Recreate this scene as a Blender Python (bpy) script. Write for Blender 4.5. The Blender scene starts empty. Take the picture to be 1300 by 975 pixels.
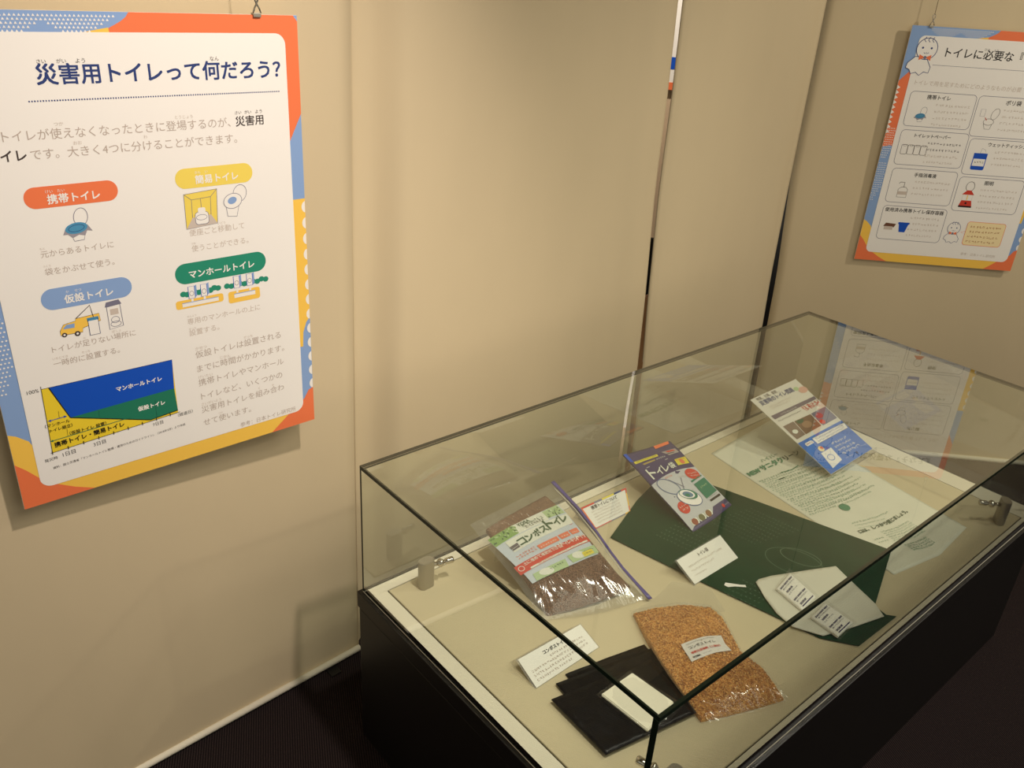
import bpy, bmesh, math, random
from mathutils import Vector, Matrix
import mathutils.noise as mnoise
random.seed(7)
SC = bpy.context.scene
COL = SC.collection
PI = math.pi

# ------------------------------------------------------------------ camera
cam = bpy.data.cameras.new('camera')
cam.sensor_width = 36.0
cam.lens = 1057.8551 / 1300 * 36.0
cam.clip_start = 0.02
camo = bpy.data.objects.new('camera', cam)
COL.objects.link(camo)
rt = Vector((0.7246459839603797, -0.6865309388434195, 0.05969478989715971))
dn = Vector((-0.26346594683900976, -0.3560499566483289, -0.8965568153926148))
fw = Vector((0.6367683195529731, 0.6339587513249549, -0.43888769501113467))
camo.matrix_world = Matrix(((rt.x, -dn.x, -fw.x, 0), (rt.y, -dn.y, -fw.y, 0), (rt.z, -dn.z, -fw.z, 1.7039), (0, 0, 0, 1)))
SC.camera = camo
CAM = Vector((0, 0, 1.7039))

# ------------------------------------------------------------------ light, exposure
SC.view_settings.view_transform = 'Standard'
SC.view_settings.look = 'None'
SC.view_settings.exposure = 0.0
SC.view_settings.gamma = 1.0
SC.view_settings.use_curve_mapping = False
SC.cycles.transparent_max_bounces = 40
W = bpy.data.worlds.new('room_ambience')
SC.world = W
W.use_nodes = True
W.node_tree.nodes['Background'].inputs[0].default_value = (1.0, 0.92, 0.78, 1)
W.node_tree.nodes['Background'].inputs[1].default_value = 0.44

def spot(name, loc, to, power, angle, col=(1, .885, .74), r=.03, blend=.7):
    l = bpy.data.lights.new(name, 'SPOT')
    l.energy = power; l.color = col; l.spot_size = math.radians(angle); l.spot_blend = blend; l.shadow_soft_size = r
    o = bpy.data.objects.new(name, l); COL.objects.link(o)
    o.location = loc
    o.rotation_euler = (Vector(to) - Vector(loc)).to_track_quat('-Z', 'Y').to_euler()
    return o
spot('ceiling_spot', (.95, .36, 2.66), (.42, 1.5, .50), 124, 78, col=(1, .87, .77), r=.04, blend=1)
spot('ceiling_spot', (3.35, -.55, 2.66), (2.9, 1.1, .8), 80, 85, col=(1, .90, .74), r=.05)
spot('ceiling_spot', (2.35, .05, 2.66), (1.75, .80, .45), 52, 80, col=(1, .91, .77), r=.12, blend=1)
def area(name, loc, to, power, sx, sy, col=(1, .92, .78)):
    l = bpy.data.lights.new(name, 'AREA'); l.shape = 'RECTANGLE'; l.size = sx; l.size_y = sy; l.energy = power; l.color = col
    o = bpy.data.objects.new(name, l); COL.objects.link(o); o.location = loc
    o.rotation_euler = (Vector(to) - Vector(loc)).to_track_quat('-Z', 'Y').to_euler()
    return o
area('ceiling_fill_light', (1.2, -.5, 2.68), (1.2, -.4, 0), 26, 1.8, 1.2)  # soft fill added to lift the whole room, not an actual fixture
# a lamp of the next room, behind the partition
spot('rear_room_spot', (2.6, 2.3, 2.6), (3.4, 2.9, 1.5), 110, 100)

# ------------------------------------------------------------------ materials
def lin(c):
    return tuple(((v / 255) / 12.92 if v / 255 <= .04045 else ((v / 255 + .055) / 1.055) ** 2.4) for v in c) + (1,)
MATS = {}
def mat(name, c, rough=.6, metal=0, spec=.5, noise=None, bump=None, coat=0, srgb=True):
    if name in MATS: return MATS[name]
    m = bpy.data.materials.new(name); m.use_nodes = True
    nt = m.node_tree; b = nt.nodes['Principled BSDF']
    col = lin(c) if srgb else tuple(c) + (1,)
    b.inputs['Base Color'].default_value = col
    b.inputs['Roughness'].default_value = rough
    b.inputs['Metallic'].default_value = metal
    b.inputs['Specular IOR Level'].default_value = spec
    if coat: b.inputs['Coat Weight'].default_value = coat; b.inputs['Coat Roughness'].default_value = .12
    if noise or bump:
        tc = nt.nodes.new('ShaderNodeTexCoord')
    if noise:
        sc, amt = noise[0], noise[1]
        n = nt.nodes.new('ShaderNodeTexNoise'); n.inputs['Scale'].default_value = sc; n.inputs['Detail'].default_value = 5
        r = nt.nodes.new('ShaderNodeMapRange'); r.inputs[1].default_value = .3; r.inputs[2].default_value = .7
        r.inputs[3].default_value = 1 - amt; r.inputs[4].default_value = 1 + amt
        h = nt.nodes.new('ShaderNodeHueSaturation'); h.inputs['Color'].default_value = col
        nt.links.new(tc.outputs['Object'], n.inputs['Vector']); nt.links.new(n.outputs[0], r.inputs[0])
        nt.links.new(r.outputs[0], h.inputs['Value']); nt.links.new(h.outputs[0], b.inputs['Base Color'])
    if bump:
        sc, st, dist = bump
        n = nt.nodes.new('ShaderNodeTexNoise'); n.inputs['Scale'].default_value = sc; n.inputs['Detail'].default_value = 4
        bp = nt.nodes.new('ShaderNodeBump'); bp.inputs['Strength'].default_value = st; bp.inputs['Distance'].default_value = dist
        nt.links.new(tc.outputs['Object'], n.inputs['Vector']); nt.links.new(n.outputs[0], bp.inputs['Height'])
        nt.links.new(bp.outputs[0], b.inputs['Normal'])
    MATS[name] = m
    return m

def fabric_mat(name, c):
    """linen stretched over a partition: a fine weave, slight blotches, faint creases"""
    m = mat(name, c, rough=.9, spec=.15)
    nt = m.node_tree; b = nt.nodes['Principled BSDF']; L = nt.links.new
    tc = nt.nodes.new('ShaderNodeTexCoord')
    n1 = nt.nodes.new('ShaderNodeTexNoise'); n1.inputs['Scale'].default_value = 2.2; n1.inputs['Detail'].default_value = 6
    mp = nt.nodes.new('ShaderNodeMapping'); mp.inputs['Scale'].default_value = (1, 1, .35)
    L(tc.outputs['Object'], mp.inputs[0]); L(mp.outputs[0], n1.inputs['Vector'])
    r = nt.nodes.new('ShaderNodeMapRange'); r.inputs[1].default_value = .3; r.inputs[2].default_value = .7; r.inputs[3].default_value = .95; r.inputs[4].default_value = 1.04
    h = nt.nodes.new('ShaderNodeHueSaturation'); h.inputs['Color'].default_value = lin(c)
    L(n1.outputs[0], r.inputs[0]); L(r.outputs[0], h.inputs['Value']); L(h.outputs[0], b.inputs['Base Color'])
    n2 = nt.nodes.new('ShaderNodeTexNoise'); n2.inputs['Scale'].default_value = 700; n2.inputs['Detail'].default_value = 1
    n3 = nt.nodes.new('ShaderNodeTexNoise'); n3.inputs['Scale'].default_value = 5; n3.inputs['Detail'].default_value = 3
    b1 = nt.nodes.new('ShaderNodeBump'); b1.inputs['Strength'].default_value = .25; b1.inputs['Distance'].default_value = .0006
    b2 = nt.nodes.new('ShaderNodeBump'); b2.inputs['Strength'].default_value = .35; b2.inputs['Distance'].default_value = .01
    L(tc.outputs['Object'], n2.inputs['Vector']); L(mp.outputs[0], n3.inputs['Vector'])
    L(n2.outputs[0], b1.inputs['Height']); L(n3.outputs[0], b2.inputs['Height']); L(b1.outputs[0], b2.inputs['Normal']); L(b2.outputs[0], b.inputs['Normal'])
    return m

def glass_mat():
    m = bpy.data.materials.new('clear_glass'); m.use_nodes = True
    nt = m.node_tree; nt.nodes.clear(); L = nt.links.new
    o = nt.nodes.new('ShaderNodeOutputMaterial'); t = nt.nodes.new('ShaderNodeBsdfTransparent'); g = nt.nodes.new('ShaderNodeBsdfGlossy')
    t.inputs[0].default_value = (.965, .985, .965, 1); g.inputs['Roughness'].default_value = 0.0
    g.inputs[0].default_value = (1, 1, 1, 1)
    fr = nt.nodes.new('ShaderNodeFresnel'); fr.inputs['IOR'].default_value = 1.52
    ge = nt.nodes.new('ShaderNodeNewGeometry')
    inv = nt.nodes.new('ShaderNodeMath'); inv.operation = 'SUBTRACT'; inv.inputs[0].default_value = 1
    L(ge.outputs['Backfacing'], inv.inputs[1])
    mu = nt.nodes.new('ShaderNodeMath'); mu.operation = 'MULTIPLY'; L(fr.outputs[0], mu.inputs[0]); L(inv.outputs[0], mu.inputs[1])
    m2 = nt.nodes.new('ShaderNodeMath'); m2.operation = 'MULTIPLY'; m2.use_clamp = True; L(mu.outputs[0], m2.inputs[0]); m2.inputs[1].default_value = 1.85
    mx = nt.nodes.new('ShaderNodeMixShader'); L(m2.outputs[0], mx.inputs[0]); L(t.outputs[0], mx.inputs[1]); L(g.outputs[0], mx.inputs[2]); L(mx.outputs[0], o.inputs[0])
    return m

def film_mat(name, tint=(.97, .97, .97), haze=.06, rough=.12, gloss=.10, bs=60, bd=.002, hazecol=(.8, .8, .78), st=(1, 1, 1)):
    """thin plastic film: see-through, a little milky, shiny along its creases"""
    m = bpy.data.materials.new(name); m.use_nodes = True
    nt = m.node_tree; nt.nodes.clear(); L = nt.links.new
    o = nt.nodes.new('ShaderNodeOutputMaterial'); t = nt.nodes.new('ShaderNodeBsdfTransparent'); g = nt.nodes.new('ShaderNodeBsdfGlossy'); d = nt.nodes.new('ShaderNodeBsdfDiffuse')
    t.inputs[0].default_value = tint + (1,); d.inputs[0].default_value = hazecol + (1,); g.inputs['Roughness'].default_value = rough
    tc = nt.nodes.new('ShaderNodeTexCoord'); n = nt.nodes.new('ShaderNodeTexNoise'); n.inputs['Scale'].default_value = bs; n.inputs['Detail'].default_value = 2
    n.inputs['Distortion'].default_value = 1.5
    bp = nt.nodes.new('ShaderNodeBump'); bp.inputs['Strength'].default_value = 1; bp.inputs['Distance'].default_value = bd
    mpg = nt.nodes.new('ShaderNodeMapping'); mpg.inputs['Scale'].default_value = st; mpg.inputs['Rotation'].default_value = (0, 0, .15)
    L(tc.outputs['Object'], mpg.inputs[0]); L(mpg.outputs[0], n.inputs['Vector']); L(n.outputs[0], bp.inputs['Height']); L(bp.outputs[0], g.inputs['Normal'])
    a = nt.nodes.new('ShaderNodeMixShader'); a.inputs[0].default_value = haze; L(t.outputs[0], a.inputs[1]); L(d.outputs[0], a.inputs[2])
    lw = nt.nodes.new('ShaderNodeLayerWeight'); lw.inputs['Blend'].default_value = .25
    mr = nt.nodes.new('ShaderNodeMapRange'); mr.inputs[3].default_value = gloss; mr.inputs[4].default_value = gloss + .35; L(lw.outputs['Facing'], mr.inputs[0])
    b = nt.nodes.new('ShaderNodeMixShader'); L(mr.outputs[0], b.inputs[0]); L(a.outputs[0], b.inputs[1]); L(g.outputs[0], b.inputs[2]); L(b.outputs[0], o.inputs[0])
    return m

def grain_mat(name, c1, c2, scale, rough=.7):
    m = mat(name, c1, rough=rough)
    nt = m.node_tree; b = nt.nodes['Principled BSDF']; L = nt.links.new
    tc = nt.nodes.new('ShaderNodeTexCoord'); v = nt.nodes.new('ShaderNodeTexVoronoi'); v.inputs['Scale'].default_value = scale
    cr = nt.nodes.new('ShaderNodeMix'); cr.data_type = 'RGBA'; cr.inputs[6].default_value = lin(c1); cr.inputs[7].default_value = lin(c2)
    sp = nt.nodes.new('ShaderNodeSeparateColor')
    L(tc.outputs['Object'], v.inputs['Vector']); L(v.outputs['Color'], sp.inputs[0]); L(sp.outputs[0], cr.inputs[0]); L(cr.outputs[2], b.inputs['Base Color'])
    bp = nt.nodes.new('ShaderNodeBump'); bp.inputs['Distance'].default_value = .003; bp.inputs['Strength'].default_value = .8
    L(v.outputs['Distance'], bp.inputs['Height']); L(bp.outputs[0], b.inputs['Normal'])
    return m

def carpet_mat():
    m = mat('carpet', (33, 26, 27), rough=.95, spec=.1)
    nt = m.node_tree; b = nt.nodes['Principled BSDF']; L = nt.links.new
    tc = nt.nodes.new('ShaderNodeTexCoord'); mp = nt.nodes.new('ShaderNodeMapping'); mp.inputs['Rotation'].default_value = (0, 0, .5)
    L(tc.outputs['Object'], mp.inputs[0])
    w = nt.nodes.new('ShaderNodeTexWave'); w.inputs['Scale'].default_value = 55; w.inputs['Distortion'].default_value = .6; w.inputs['Detail'].default_value = 1
    n = nt.nodes.new('ShaderNodeTexNoise'); n.inputs['Scale'].default_value = 260
    L(mp.outputs[0], w.inputs[0]); L(mp.outputs[0], n.inputs['Vector'])
    mm = nt.nodes.new('ShaderNodeMath'); mm.operation = 'MULTIPLY'; L(w.outputs['Fac'], mm.inputs[0]); L(n.outputs[0], mm.inputs[1])
    cr = nt.nodes.new('ShaderNodeMix'); cr.data_type = 'RGBA'; cr.inputs[6].default_value = lin((20, 15, 17)); cr.inputs[7].default_value = lin((66, 54, 52))
    L(mm.outputs[0], cr.inputs[0]); L(cr.outputs[2], b.inputs['Base Color'])
    bp = nt.nodes.new('ShaderNodeBump'); bp.inputs['Distance'].default_value = .003; L(mm.outputs[0], bp.inputs['Height']); L(bp.outputs[0], b.inputs['Normal'])
    return m

FAB = fabric_mat('linen_partition_fabric', (206, 189, 156))
FLOOR = carpet_mat()
GLASS = glass_mat()
EDGE = mat('dark_green_glass_edge', (17, 30, 22), rough=.3, spec=.25)
WHITE = mat('white_painted_trim', (226, 220, 200), rough=.45)
BLACK = mat('black_laminate', (17, 15, 14), rough=.42, spec=.4)
STEEL = mat('brushed_steel', (172, 166, 152), rough=.38, metal=.7)
CHROME = mat('polished_steel', (205, 200, 190), rough=.12, metal=1)
WIRE = mat('wire', (120, 112, 96), rough=.35, metal=1)
BOARD = mat('cream_cloth_board', (202, 190, 158), rough=.85, spec=.2, bump=(900, .3, .0005), noise=(6, .03))
PAPER = mat('white_paper', (238, 234, 228), rough=.6, spec=.3)
DARKGAP = mat('shadow_gap_felt', (20, 18, 15), rough=.9)
def P_(name, c, rough=.45): return mat('print_' + name, c, rough=rough, spec=.35)
ORANGE = P_('orange', (238, 122, 76)); BLUE = P_('sky_blue', (136, 166, 212)); YEL = P_('yellow', (248, 200, 84))
NAVY = P_('navy', (44, 62, 118)); GREY = P_('grey_text', (186, 171, 160)); DGREY = P_('dark_text', (70, 60, 58))
INK = P_('ink', (28, 24, 24)); WPR = P_('white', (242, 238, 232)); GREENP = P_('teal_green', (38, 140, 112))
RBLUE = P_('royal_blue', (18, 80, 190)); GGREEN = P_('graph_green', (34, 120, 92)); GYEL = P_('graph_yellow', (238, 208, 52))
LGREY = P_('pale_grey_text', (204, 190, 178)); TEAL = P_('teal_blue', (78, 146, 184)); PYEL = P_('pale_yellow', (240, 214, 96))
CREAM = P_('cream', (246, 226, 176)); RED = P_('red', (206, 62, 44)); OUT = P_('outline_grey', (120, 118, 138))

# ------------------------------------------------------------------ mesh helpers
def tag(o, label=None, cat=None, group=None, kind=None):
    if label: o['label'] = label
    if cat: o['category'] = cat
    if group: o['group'] = group
    if kind: o['kind'] = kind
    return o
def link(name, me, mats, parent=None, loc=None):
    o = bpy.data.objects.new(name, me); COL.objects.link(o)
    for m in mats: me.materials.append(m)
    if parent: o.parent = parent
    if loc is not None: o.location = loc
    return o
def obj(name, bm, m, parent=None, smooth=False, loc=None):
    me = bpy.data.meshes.new(name)
    bmesh.ops.recalc_face_normals(bm, faces=bm.faces)
    bm.to_mesh(me); bm.free()
    if smooth:
        for p in me.polygons: p.use_smooth = True
    return link(name, me, m if isinstance(m, (list, tuple)) else [m], parent, loc)
def empty(name, loc=(0, 0, 0), rz=0):
    o = bpy.data.objects.new(name, None); COL.objects.link(o); o.location = loc; o.rotation_euler = (0, 0, rz); o.empty_display_size = .05
    return o
def box(bm, a, b, bevel=0, mi=0):
    vs = [bm.verts.new((x, y, z)) for x in (a[0], b[0]) for y in (a[1], b[1]) for z in (a[2], b[2])]
    fs = [bm.faces.new([vs[i] for i in q]) for q in ((0, 1, 3, 2), (4, 6, 7, 5), (0, 4, 5, 1), (2, 3, 7, 6), (0, 2, 6, 4), (1, 5, 7, 3))]
    for f in fs: f.material_index = mi
    if bevel:
        es = list({e for f in fs for e in f.edges})
        bmesh.ops.bevel(bm, geom=es, offset=bevel, segments=2, affect='EDGES', profile=.6)
    return fs
def tube(bm, pts, r, n=8, caps=True):
    pts = [Vector(p) for p in pts]; rings = []
    rs = r if isinstance(r, (list, tuple)) else [r] * len(pts)
    for i, p in enumerate(pts):
        d = (pts[min(i + 1, len(pts) - 1)] - pts[max(i - 1, 0)]).normalized()
        a = d.orthogonal().normalized() if i == 0 else (A0 - d * A0.dot(d)).normalized()
        A0 = a; b = d.cross(a)
        rings.append([bm.verts.new(p + (a * math.cos(2 * PI * k / n) + b * math.sin(2 * PI * k / n)) * rs[i]) for k in range(n)])
    for u_, v_ in zip(rings, rings[1:]):
        for k in range(n): bm.faces.new((u_[k], u_[(k + 1) % n], v_[(k + 1) % n], v_[k]))
    if caps: bm.faces.new(rings[0]); bm.faces.new(rings[-1])
def prism(bm, poly, z0, z1):
    a = [bm.verts.new((p[0], p[1], z0)) for p in poly]; b = [bm.verts.new((p[0], p[1], z1)) for p in poly]
    bm.faces.new(a); bm.faces.new(b)
    n = len(poly)
    for i in range(n): bm.faces.new((a[i], a[(i + 1) % n], b[(i + 1) % n], b[i]))

# ------------------------------------------------------------------ flat print on a surface
_tc = bpy.data.curves.new('lettering', 'FONT'); _tc.resolution_u = 3
_to = bpy.data.objects.new('lettering', _tc); COL.objects.link(_to)
_cache = {}
def glyphs(body, bold):
    k = (body, bold)
    if k not in _cache:
        _tc.body = body; _tc.offset = bold; bpy.context.view_layer.update()
        dg = bpy.context.evaluated_depsgraph_get()
        me = bpy.data.meshes.new_from_object(_to.evaluated_get(dg))
        vs = [(v.co.x, v.co.y) for v in me.vertices]; fs = [tuple(p.vertices) for p in me.polygons]
        bpy.data.meshes.remove(me); _cache[k] = (vs, fs)
    return _cache[k]
class Art:
    """prints on a surface: f(x, y, lift) gives the point; x right, y down in print units; asp = real height unit / width unit"""
    def __init__(s, f, parent, step=.00025, asp=1.0):
        s.f = f; s.parent = parent; s.step = step; s.asp = asp; s.parts = {}; s.cur = None
    def part(s, name):
        s.cur = [name, [], [], [], []]; s.parts[len(s.parts)] = s.cur
        return s
    def _mi(s, m):
        if m not in s.cur[4]: s.cur[4].append(m)
        return s.cur[4].index(m)
    def add(s, pts, faces, m, lay):
        b = len(s.cur[1]); s.cur[1] += [s.f(x, y, lay * s.step) for x, y in pts]
        i = s._mi(m)
        for f in faces: s.cur[2].append([b + k for k in f]); s.cur[3].append(i)
    def poly(s, pts, m, lay=1): s.add(pts, [tuple(range(len(pts)))], m, lay)
    def quad(s, c, m, lay=1, n=10, k=10):
        pts = []; fs = []
        for j in range(k + 1):
            for i in range(n + 1):
                a, b = i / n, j / k
                pts.append(tuple((1 - b) * ((1 - a) * c[0][q] + a * c[1][q]) + b * ((1 - a) * c[3][q] + a * c[2][q]) for q in (0, 1)))
        for j in range(k):
            for i in range(n): fs.append((j * (n + 1) + i, j * (n + 1) + i + 1, (j + 1) * (n + 1) + i + 1, (j + 1) * (n + 1) + i))
        s.add(pts, fs, m, lay)
    def rect(s, x0, y0, x1, y1, m, lay=1): s.poly([(x0, y0), (x1, y0), (x1, y1), (x0, y1)], m, lay)
    def rr(s, x0, y0, x1, y1, r): # rounded rectangle outline points
        o = []
        for cx, cy, a0 in ((x1 - r, y0 + r, -90), (x1 - r, y1 - r, 0), (x0 + r, y1 - r, 90), (x0 + r, y0 + r, 180)):
            for k in range(9): a = math.radians(a0 + k * 11.25); o.append((cx + r * math.cos(a), cy + r * math.sin(a)))
        return o
    def rrect(s, x0, y0, x1, y1, r, m, lay=1): s.poly(s.rr(x0, y0, x1, y1, r), m, lay)
    def ring(s, P1, m, w, lay=1, close=True):
        n = len(P1); L = []; 
        for i in range(n):
            a = P1[(i - 1) % n] if close or i else P1[i]; b = P1[(i + 1) % n] if close or i < n - 1 else P1[i]
            dx, dy = b[0] - a[0], (b[1] - a[1]); dy /= s.asp; l = math.hypot(dx, dy) or 1
            nx, ny = -dy / l * w / 2, dx / l * w / 2 * s.asp
            L += [(P1[i][0] + nx, P1[i][1] + ny), (P1[i][0] - nx, P1[i][1] - ny)]
        s.add(L, [(2 * i, 2 * i + 1, (2 * i + 3) % (2 * n), (2 * i + 2) % (2 * n)) for i in range(n if close else n - 1)], m, lay)
    def line(s, pts, m, w, lay=1): s.ring(pts, m, w, lay, False)
    def ell(s, cx, cy, rx, ry, rot=0, n=24):
        c, d = math.cos(rot), math.sin(rot)
        return [(cx + rx * math.cos(t) * c - ry * math.sin(t) * d, cy + (rx * math.cos(t) * d + ry * math.sin(t) * c) * s.asp) for t in [2 * PI * k / n for k in range(n)]]
    def disc(s, cx, cy, rx, ry, m, lay=1, rot=0): s.poly(s.ell(cx, cy, rx, ry, rot), m, lay)
    def text(s, body, p0, p1, m, lay=2, bold=0, hs=1.0):
        vs, fs = glyphs(body, 0)
        if not vs: return
        xa, xb = min(v[0] for v in vs), max(v[0] for v in vs)
        dx, dy = p1[0] - p0[0], (p1[1] - p0[1]) / s.asp
        l = math.hypot(dx, dy); k = l / (xb - xa); ux, uy = dx / l, dy / l
        pts = []
        for x, y in vs:
            X = (x - xa) * k; Y = -y * k * hs
            pts.append((p0[0] + X * ux - Y * uy, p0[1] + (X * uy + Y * ux) * s.asp))
        s.add(pts, fs, m, lay)
        if bold:
            g = bold * k * 1.5
            for q, (ax, ay) in enumerate(((1, 1), (-1, 1), (1, -1), (-1, -1))): s.add([(x + ax * g, y + ay * g * s.asp) for x, y in pts], fs, m, lay + .04 * (q + 1))
    def scribble(s, p0, p1, n, m, lay=2, size=1.0, seed=0):
        """rows too small to read: a few tiny strokes per character"""
        rnd = random.Random(seed + n * 7 + int(p0[1] * 97))
        dx, dy = (p1[0] - p0[0]) / n, (p1[1] - p0[1]) / n; w = math.hypot(dx, dy / s.asp) * .82 * size
        for i in range(n):
            cx, cy = p0[0] + dx * (i + .1), p0[1] + dy * (i + .1)
            for k in range(3):
                if rnd.random() < .5:
                    x0 = cx + rnd.random() * w * .2; y0 = cy - (.1 + .8 * rnd.random()) * w * s.asp; x1 = x0 + w * (.5 + .4 * rnd.random()); y1 = y0 + (rnd.random() - .5) * .2 * w * s.asp
                else:
                    x0 = cx + rnd.random() * w * .8; y0 = cy - (.8 + .2 * rnd.random()) * w * s.asp; x1 = x0 + (rnd.random() - .5) * .3 * w; y1 = y0 + (.5 + .4 * rnd.random()) * w * s.asp
                s.line([(x0, y0), (x1, y1)], m, w * .13, lay)
    def done(s):
        for name, vs, fs, mi, ms in s.parts.values():
            me = bpy.data.meshes.new(name); me.from_pydata(vs, [], fs)
            me.polygons.foreach_set('material_index', mi); me.update()
            link(name, me, ms, s.parent)

# ------------------------------------------------------------------ room shell
WY = 1.4957; PSI = .8440; GX = 2.8893
RD = Vector((math.cos(PSI), -math.sin(PSI), 0)); RN = Vector((-math.sin(PSI), -math.cos(PSI), 0))
TOPZ = 2.70
bm = bmesh.new(); box(bm, (-2.5, -2.5, -.03), (6.0, 4.2, 0)); tag(obj('floor', bm, FLOOR), kind='structure')
bm = bmesh.new(); box(bm, (-2.5, -2.5, 2.72), (6.0, 4.2, 2.78)); tag(obj('ceiling', bm, mat('ceiling_paint', (150, 140, 120), rough=.9)), kind='structure')

def lerp_table(t, tab):
    if t <= tab[0][0]: return tab[0][1]
    for (a, x), (b, y) in zip(tab, tab[1:]):
        if t <= b: return x + (y - x) * (t - a) / (b - a)
    return tab[-1][1]
def sheet(name, x_left, x_right, depth, frame, z0=.008, z1=TOPZ, nx=60, nz=36, thick=.004):
    """one fabric-covered partition panel; frame(x, off, z) gives the point, off = towards the room"""
    vs = []; fs = []
    for side in (0, 1):
        for j in range(nz + 1):
            z = z0 + (z1 - z0) * j / nz
            a, b = lerp_table(z, x_left), lerp_table(z, x_right)
            for i in range(nx + 1):
                x = a + (b - a) * i / nx
                vs.append(frame(x, depth(x, z, a, b) - side * thick, z))
    N = (nx + 1) * (nz + 1)
    for j in range(nz):
        for i in range(nx):
            q = [j * (nx + 1) + i, j * (nx + 1) + i + 1, (j + 1) * (nx + 1) + i + 1, (j + 1) * (nx + 1) + i]
            fs.append(q); fs.append([N + k for k in reversed(q)])
    for j in range(nz):
        for i in (0, nx):
            a, b = j * (nx + 1) + i, (j + 1) * (nx + 1) + i; fs.append([a, b, N + b, N + a] if i == 0 else [b, a, N + a, N + b])
    me = bpy.data.meshes.new(name); me.from_pydata(vs, [], fs); me.update()
    for p in me.polygons: p.use_smooth = True
    return tag(link(name, me, [FAB]), kind='structure')
lf = lambda x, off, z: (x, WY - off, z)
rf = lambda s, off, z: (GX + RD.x * s + RN.x * off, WY + RD.y * s + RN.y * off, z)
def bumpf(x, c, w): return math.exp(-((x - c) / w) ** 2)
def seamx(z): return lerp_table(z, [(0, .975), (.67, .981), (1.21, .989), (1.64, .996), (2.7, 1.0)])
def d1(x, z, a, b): return .003 * math.sin(x * 5 + z * .8) - .005 * bumpf(x, b, .03)
def d2(x, z, a, b):
    x_ = x - a
    e_ = min(max((x_ - .055) / .085, 0), 1); e_ = e_ * e_ * (3 - 2 * e_)
    return -.034 * (1 - e_) + .029 * (1 - min(x_ / .03, 1)) ** 2 + .003 * math.sin(x_ * 7) - .008 * bumpf(x, b, .03) + .004 * bumpf(x, b - .10, .04)
def d3(x, z, a, b): return .001 - .006 * bumpf(x, a, .02) + .004 * bumpf(x, b - .12, .06) - .008 * bumpf(x, b - .02, .03) + .002 * math.sin(x * 9)
def d4(x, z, a, b): return .001 + .003 * math.sin(x * 4) - .004 * bumpf(x, a, .02)
ZS = [0, .3, .56, .73, 1.11, 1.42, 1.67, 2.7]
sheet('wall_left', [(0, -1.6), (3, -1.6)], [(z, seamx(z)) for z in ZS], d1, lf)
sheet('wall_back', [(z, seamx(z) - .001) for z in ZS], [(0, 2.112), (.17, 2.105), (.56, 2.096), (.786, 2.087), (1.157, 2.062), (1.42, 2.060), (1.673, 2.050), (2.7, 2.02)], d2, lf, nx=90)
sheet('wall_corner', [(0, 2.140), (.55, 2.126), (.783, 2.106), (1.154, 2.084), (1.42, 2.084), (1.674, 2.075), (2.7, 2.06)], [(0, 2.893), (.27, 2.893), (.56, 2.889), (.613, 2.884), (.729, 2.877), (1.1, 2.872), (2.7, 2.872)], d3, lf)
sheet('wall_right', [(0, .026), (.3, .022), (.56, .016), (.73, .013), (1.11, -.010), (2.7, -.012)], [(0, 2.6), (3, 2.6)], d4, rf, nx=80)

def rod(name, pts, r, m):
    bm = bmesh.new(); tube(bm, pts, r, 10); return tag(obj(name, bm, m, smooth=True), kind='structure')
rod('baseboard_left', [(-1.6, WY - .004, .014), (.97, WY - .004, .014)], .009, WHITE)
rod('baseboard_back', [(.985, WY - .002, .014), (2.10, WY - .002, .014)], .009, WHITE)
rod('baseboard_corner', [(2.15, WY - .002, .014), (2.87, WY - .002, .014)], .009, WHITE)
rod('baseboard_right', [rf(.04, .002, .014), rf(2.6, .002, .014)], .010, WHITE)
# black block added behind the corner so that its open gap stays dark
bm = bmesh.new(); box(bm, (2.86, 1.545, 0), (3.02, 1.72, 2.6)); tag(obj('corner_gap_blocker', bm, BLACK), kind='structure')
# wooden batten behind the edge of the next panel
bm = bmesh.new(); box(bm, (2.124, 1.5015, 0), (2.15, 1.54, .79)); tag(obj('trim_3', bm, mat('raw_wood_batten', (168, 124, 80), rough=.7)), kind='structure')
# flat feet under the panels
for k, (x, y) in enumerate(((.86, 1.452), (2.05, 1.47))):
    bm = bmesh.new(); box(bm, (x, y + .005, 0), (x + .03, y + .10, .004), .001); tag(obj('panel_foot', bm, BLACK), 'flat black metal foot under the cream partition, left of the case' if k == 0 else 'flat black metal foot under the cream partition at the narrow gap, behind the case', 'foot')
# what shows through the gap: the far wall of the next room, its dark plinth and a hanging print
cR = Vector((3.56, 2.60, 0)); rn = Vector((-.81, -.59, 0)).normalized(); rd = Vector((.59, -.81, 0)).normalized()
def slab(name, c, half, z0, z1, t, m, off=0):
    bm = bmesh.new(); q = []
    for s in (-half, half):
        for o in (off, off - t): q.append(c + rd * s + rn * o)
    prism(bm, [(q[0].x, q[0].y), (q[2].x, q[2].y), (q[3].x, q[3].y), (q[1].x, q[1].y)], z0, z1)
    return obj(name, bm, m)
tag(slab('wall_rear', cR, 1.1, 0, 2.7, .04, mat('rear_wall_paint', (205, 180, 150), rough=.9)), kind='structure')
tag(slab('baseboard_rear', cR, 1.1, .13, .50, .02, BLACK, .021), kind='structure')
tag(slab('trim_2', cR, 1.1, 0, .13, .03, mat('brown_plinth_board', (150, 110, 70), rough=.6), .031), kind='structure')
rp = empty('hanging_print', cR + rn * .02 + Vector((0, 0, 1.25))); tag(rp, 'white print with blue and orange bottom edge glimpsed through the gap between two partitions', 'poster')
def rear_slab(name, half, z0, z1, t, m, off):
    o = slab(name, cR, half, z0, z1, t, m, off); o.parent = rp; o.matrix_parent_inverse = rp.matrix_basis.inverted(); return o
rear_slab('sheet', .4, 1.25, 2.2, .005, PAPER, .03)
rear_slab('orange_border', .4, 1.25, 1.285, .001, ORANGE, .0315)
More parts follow.
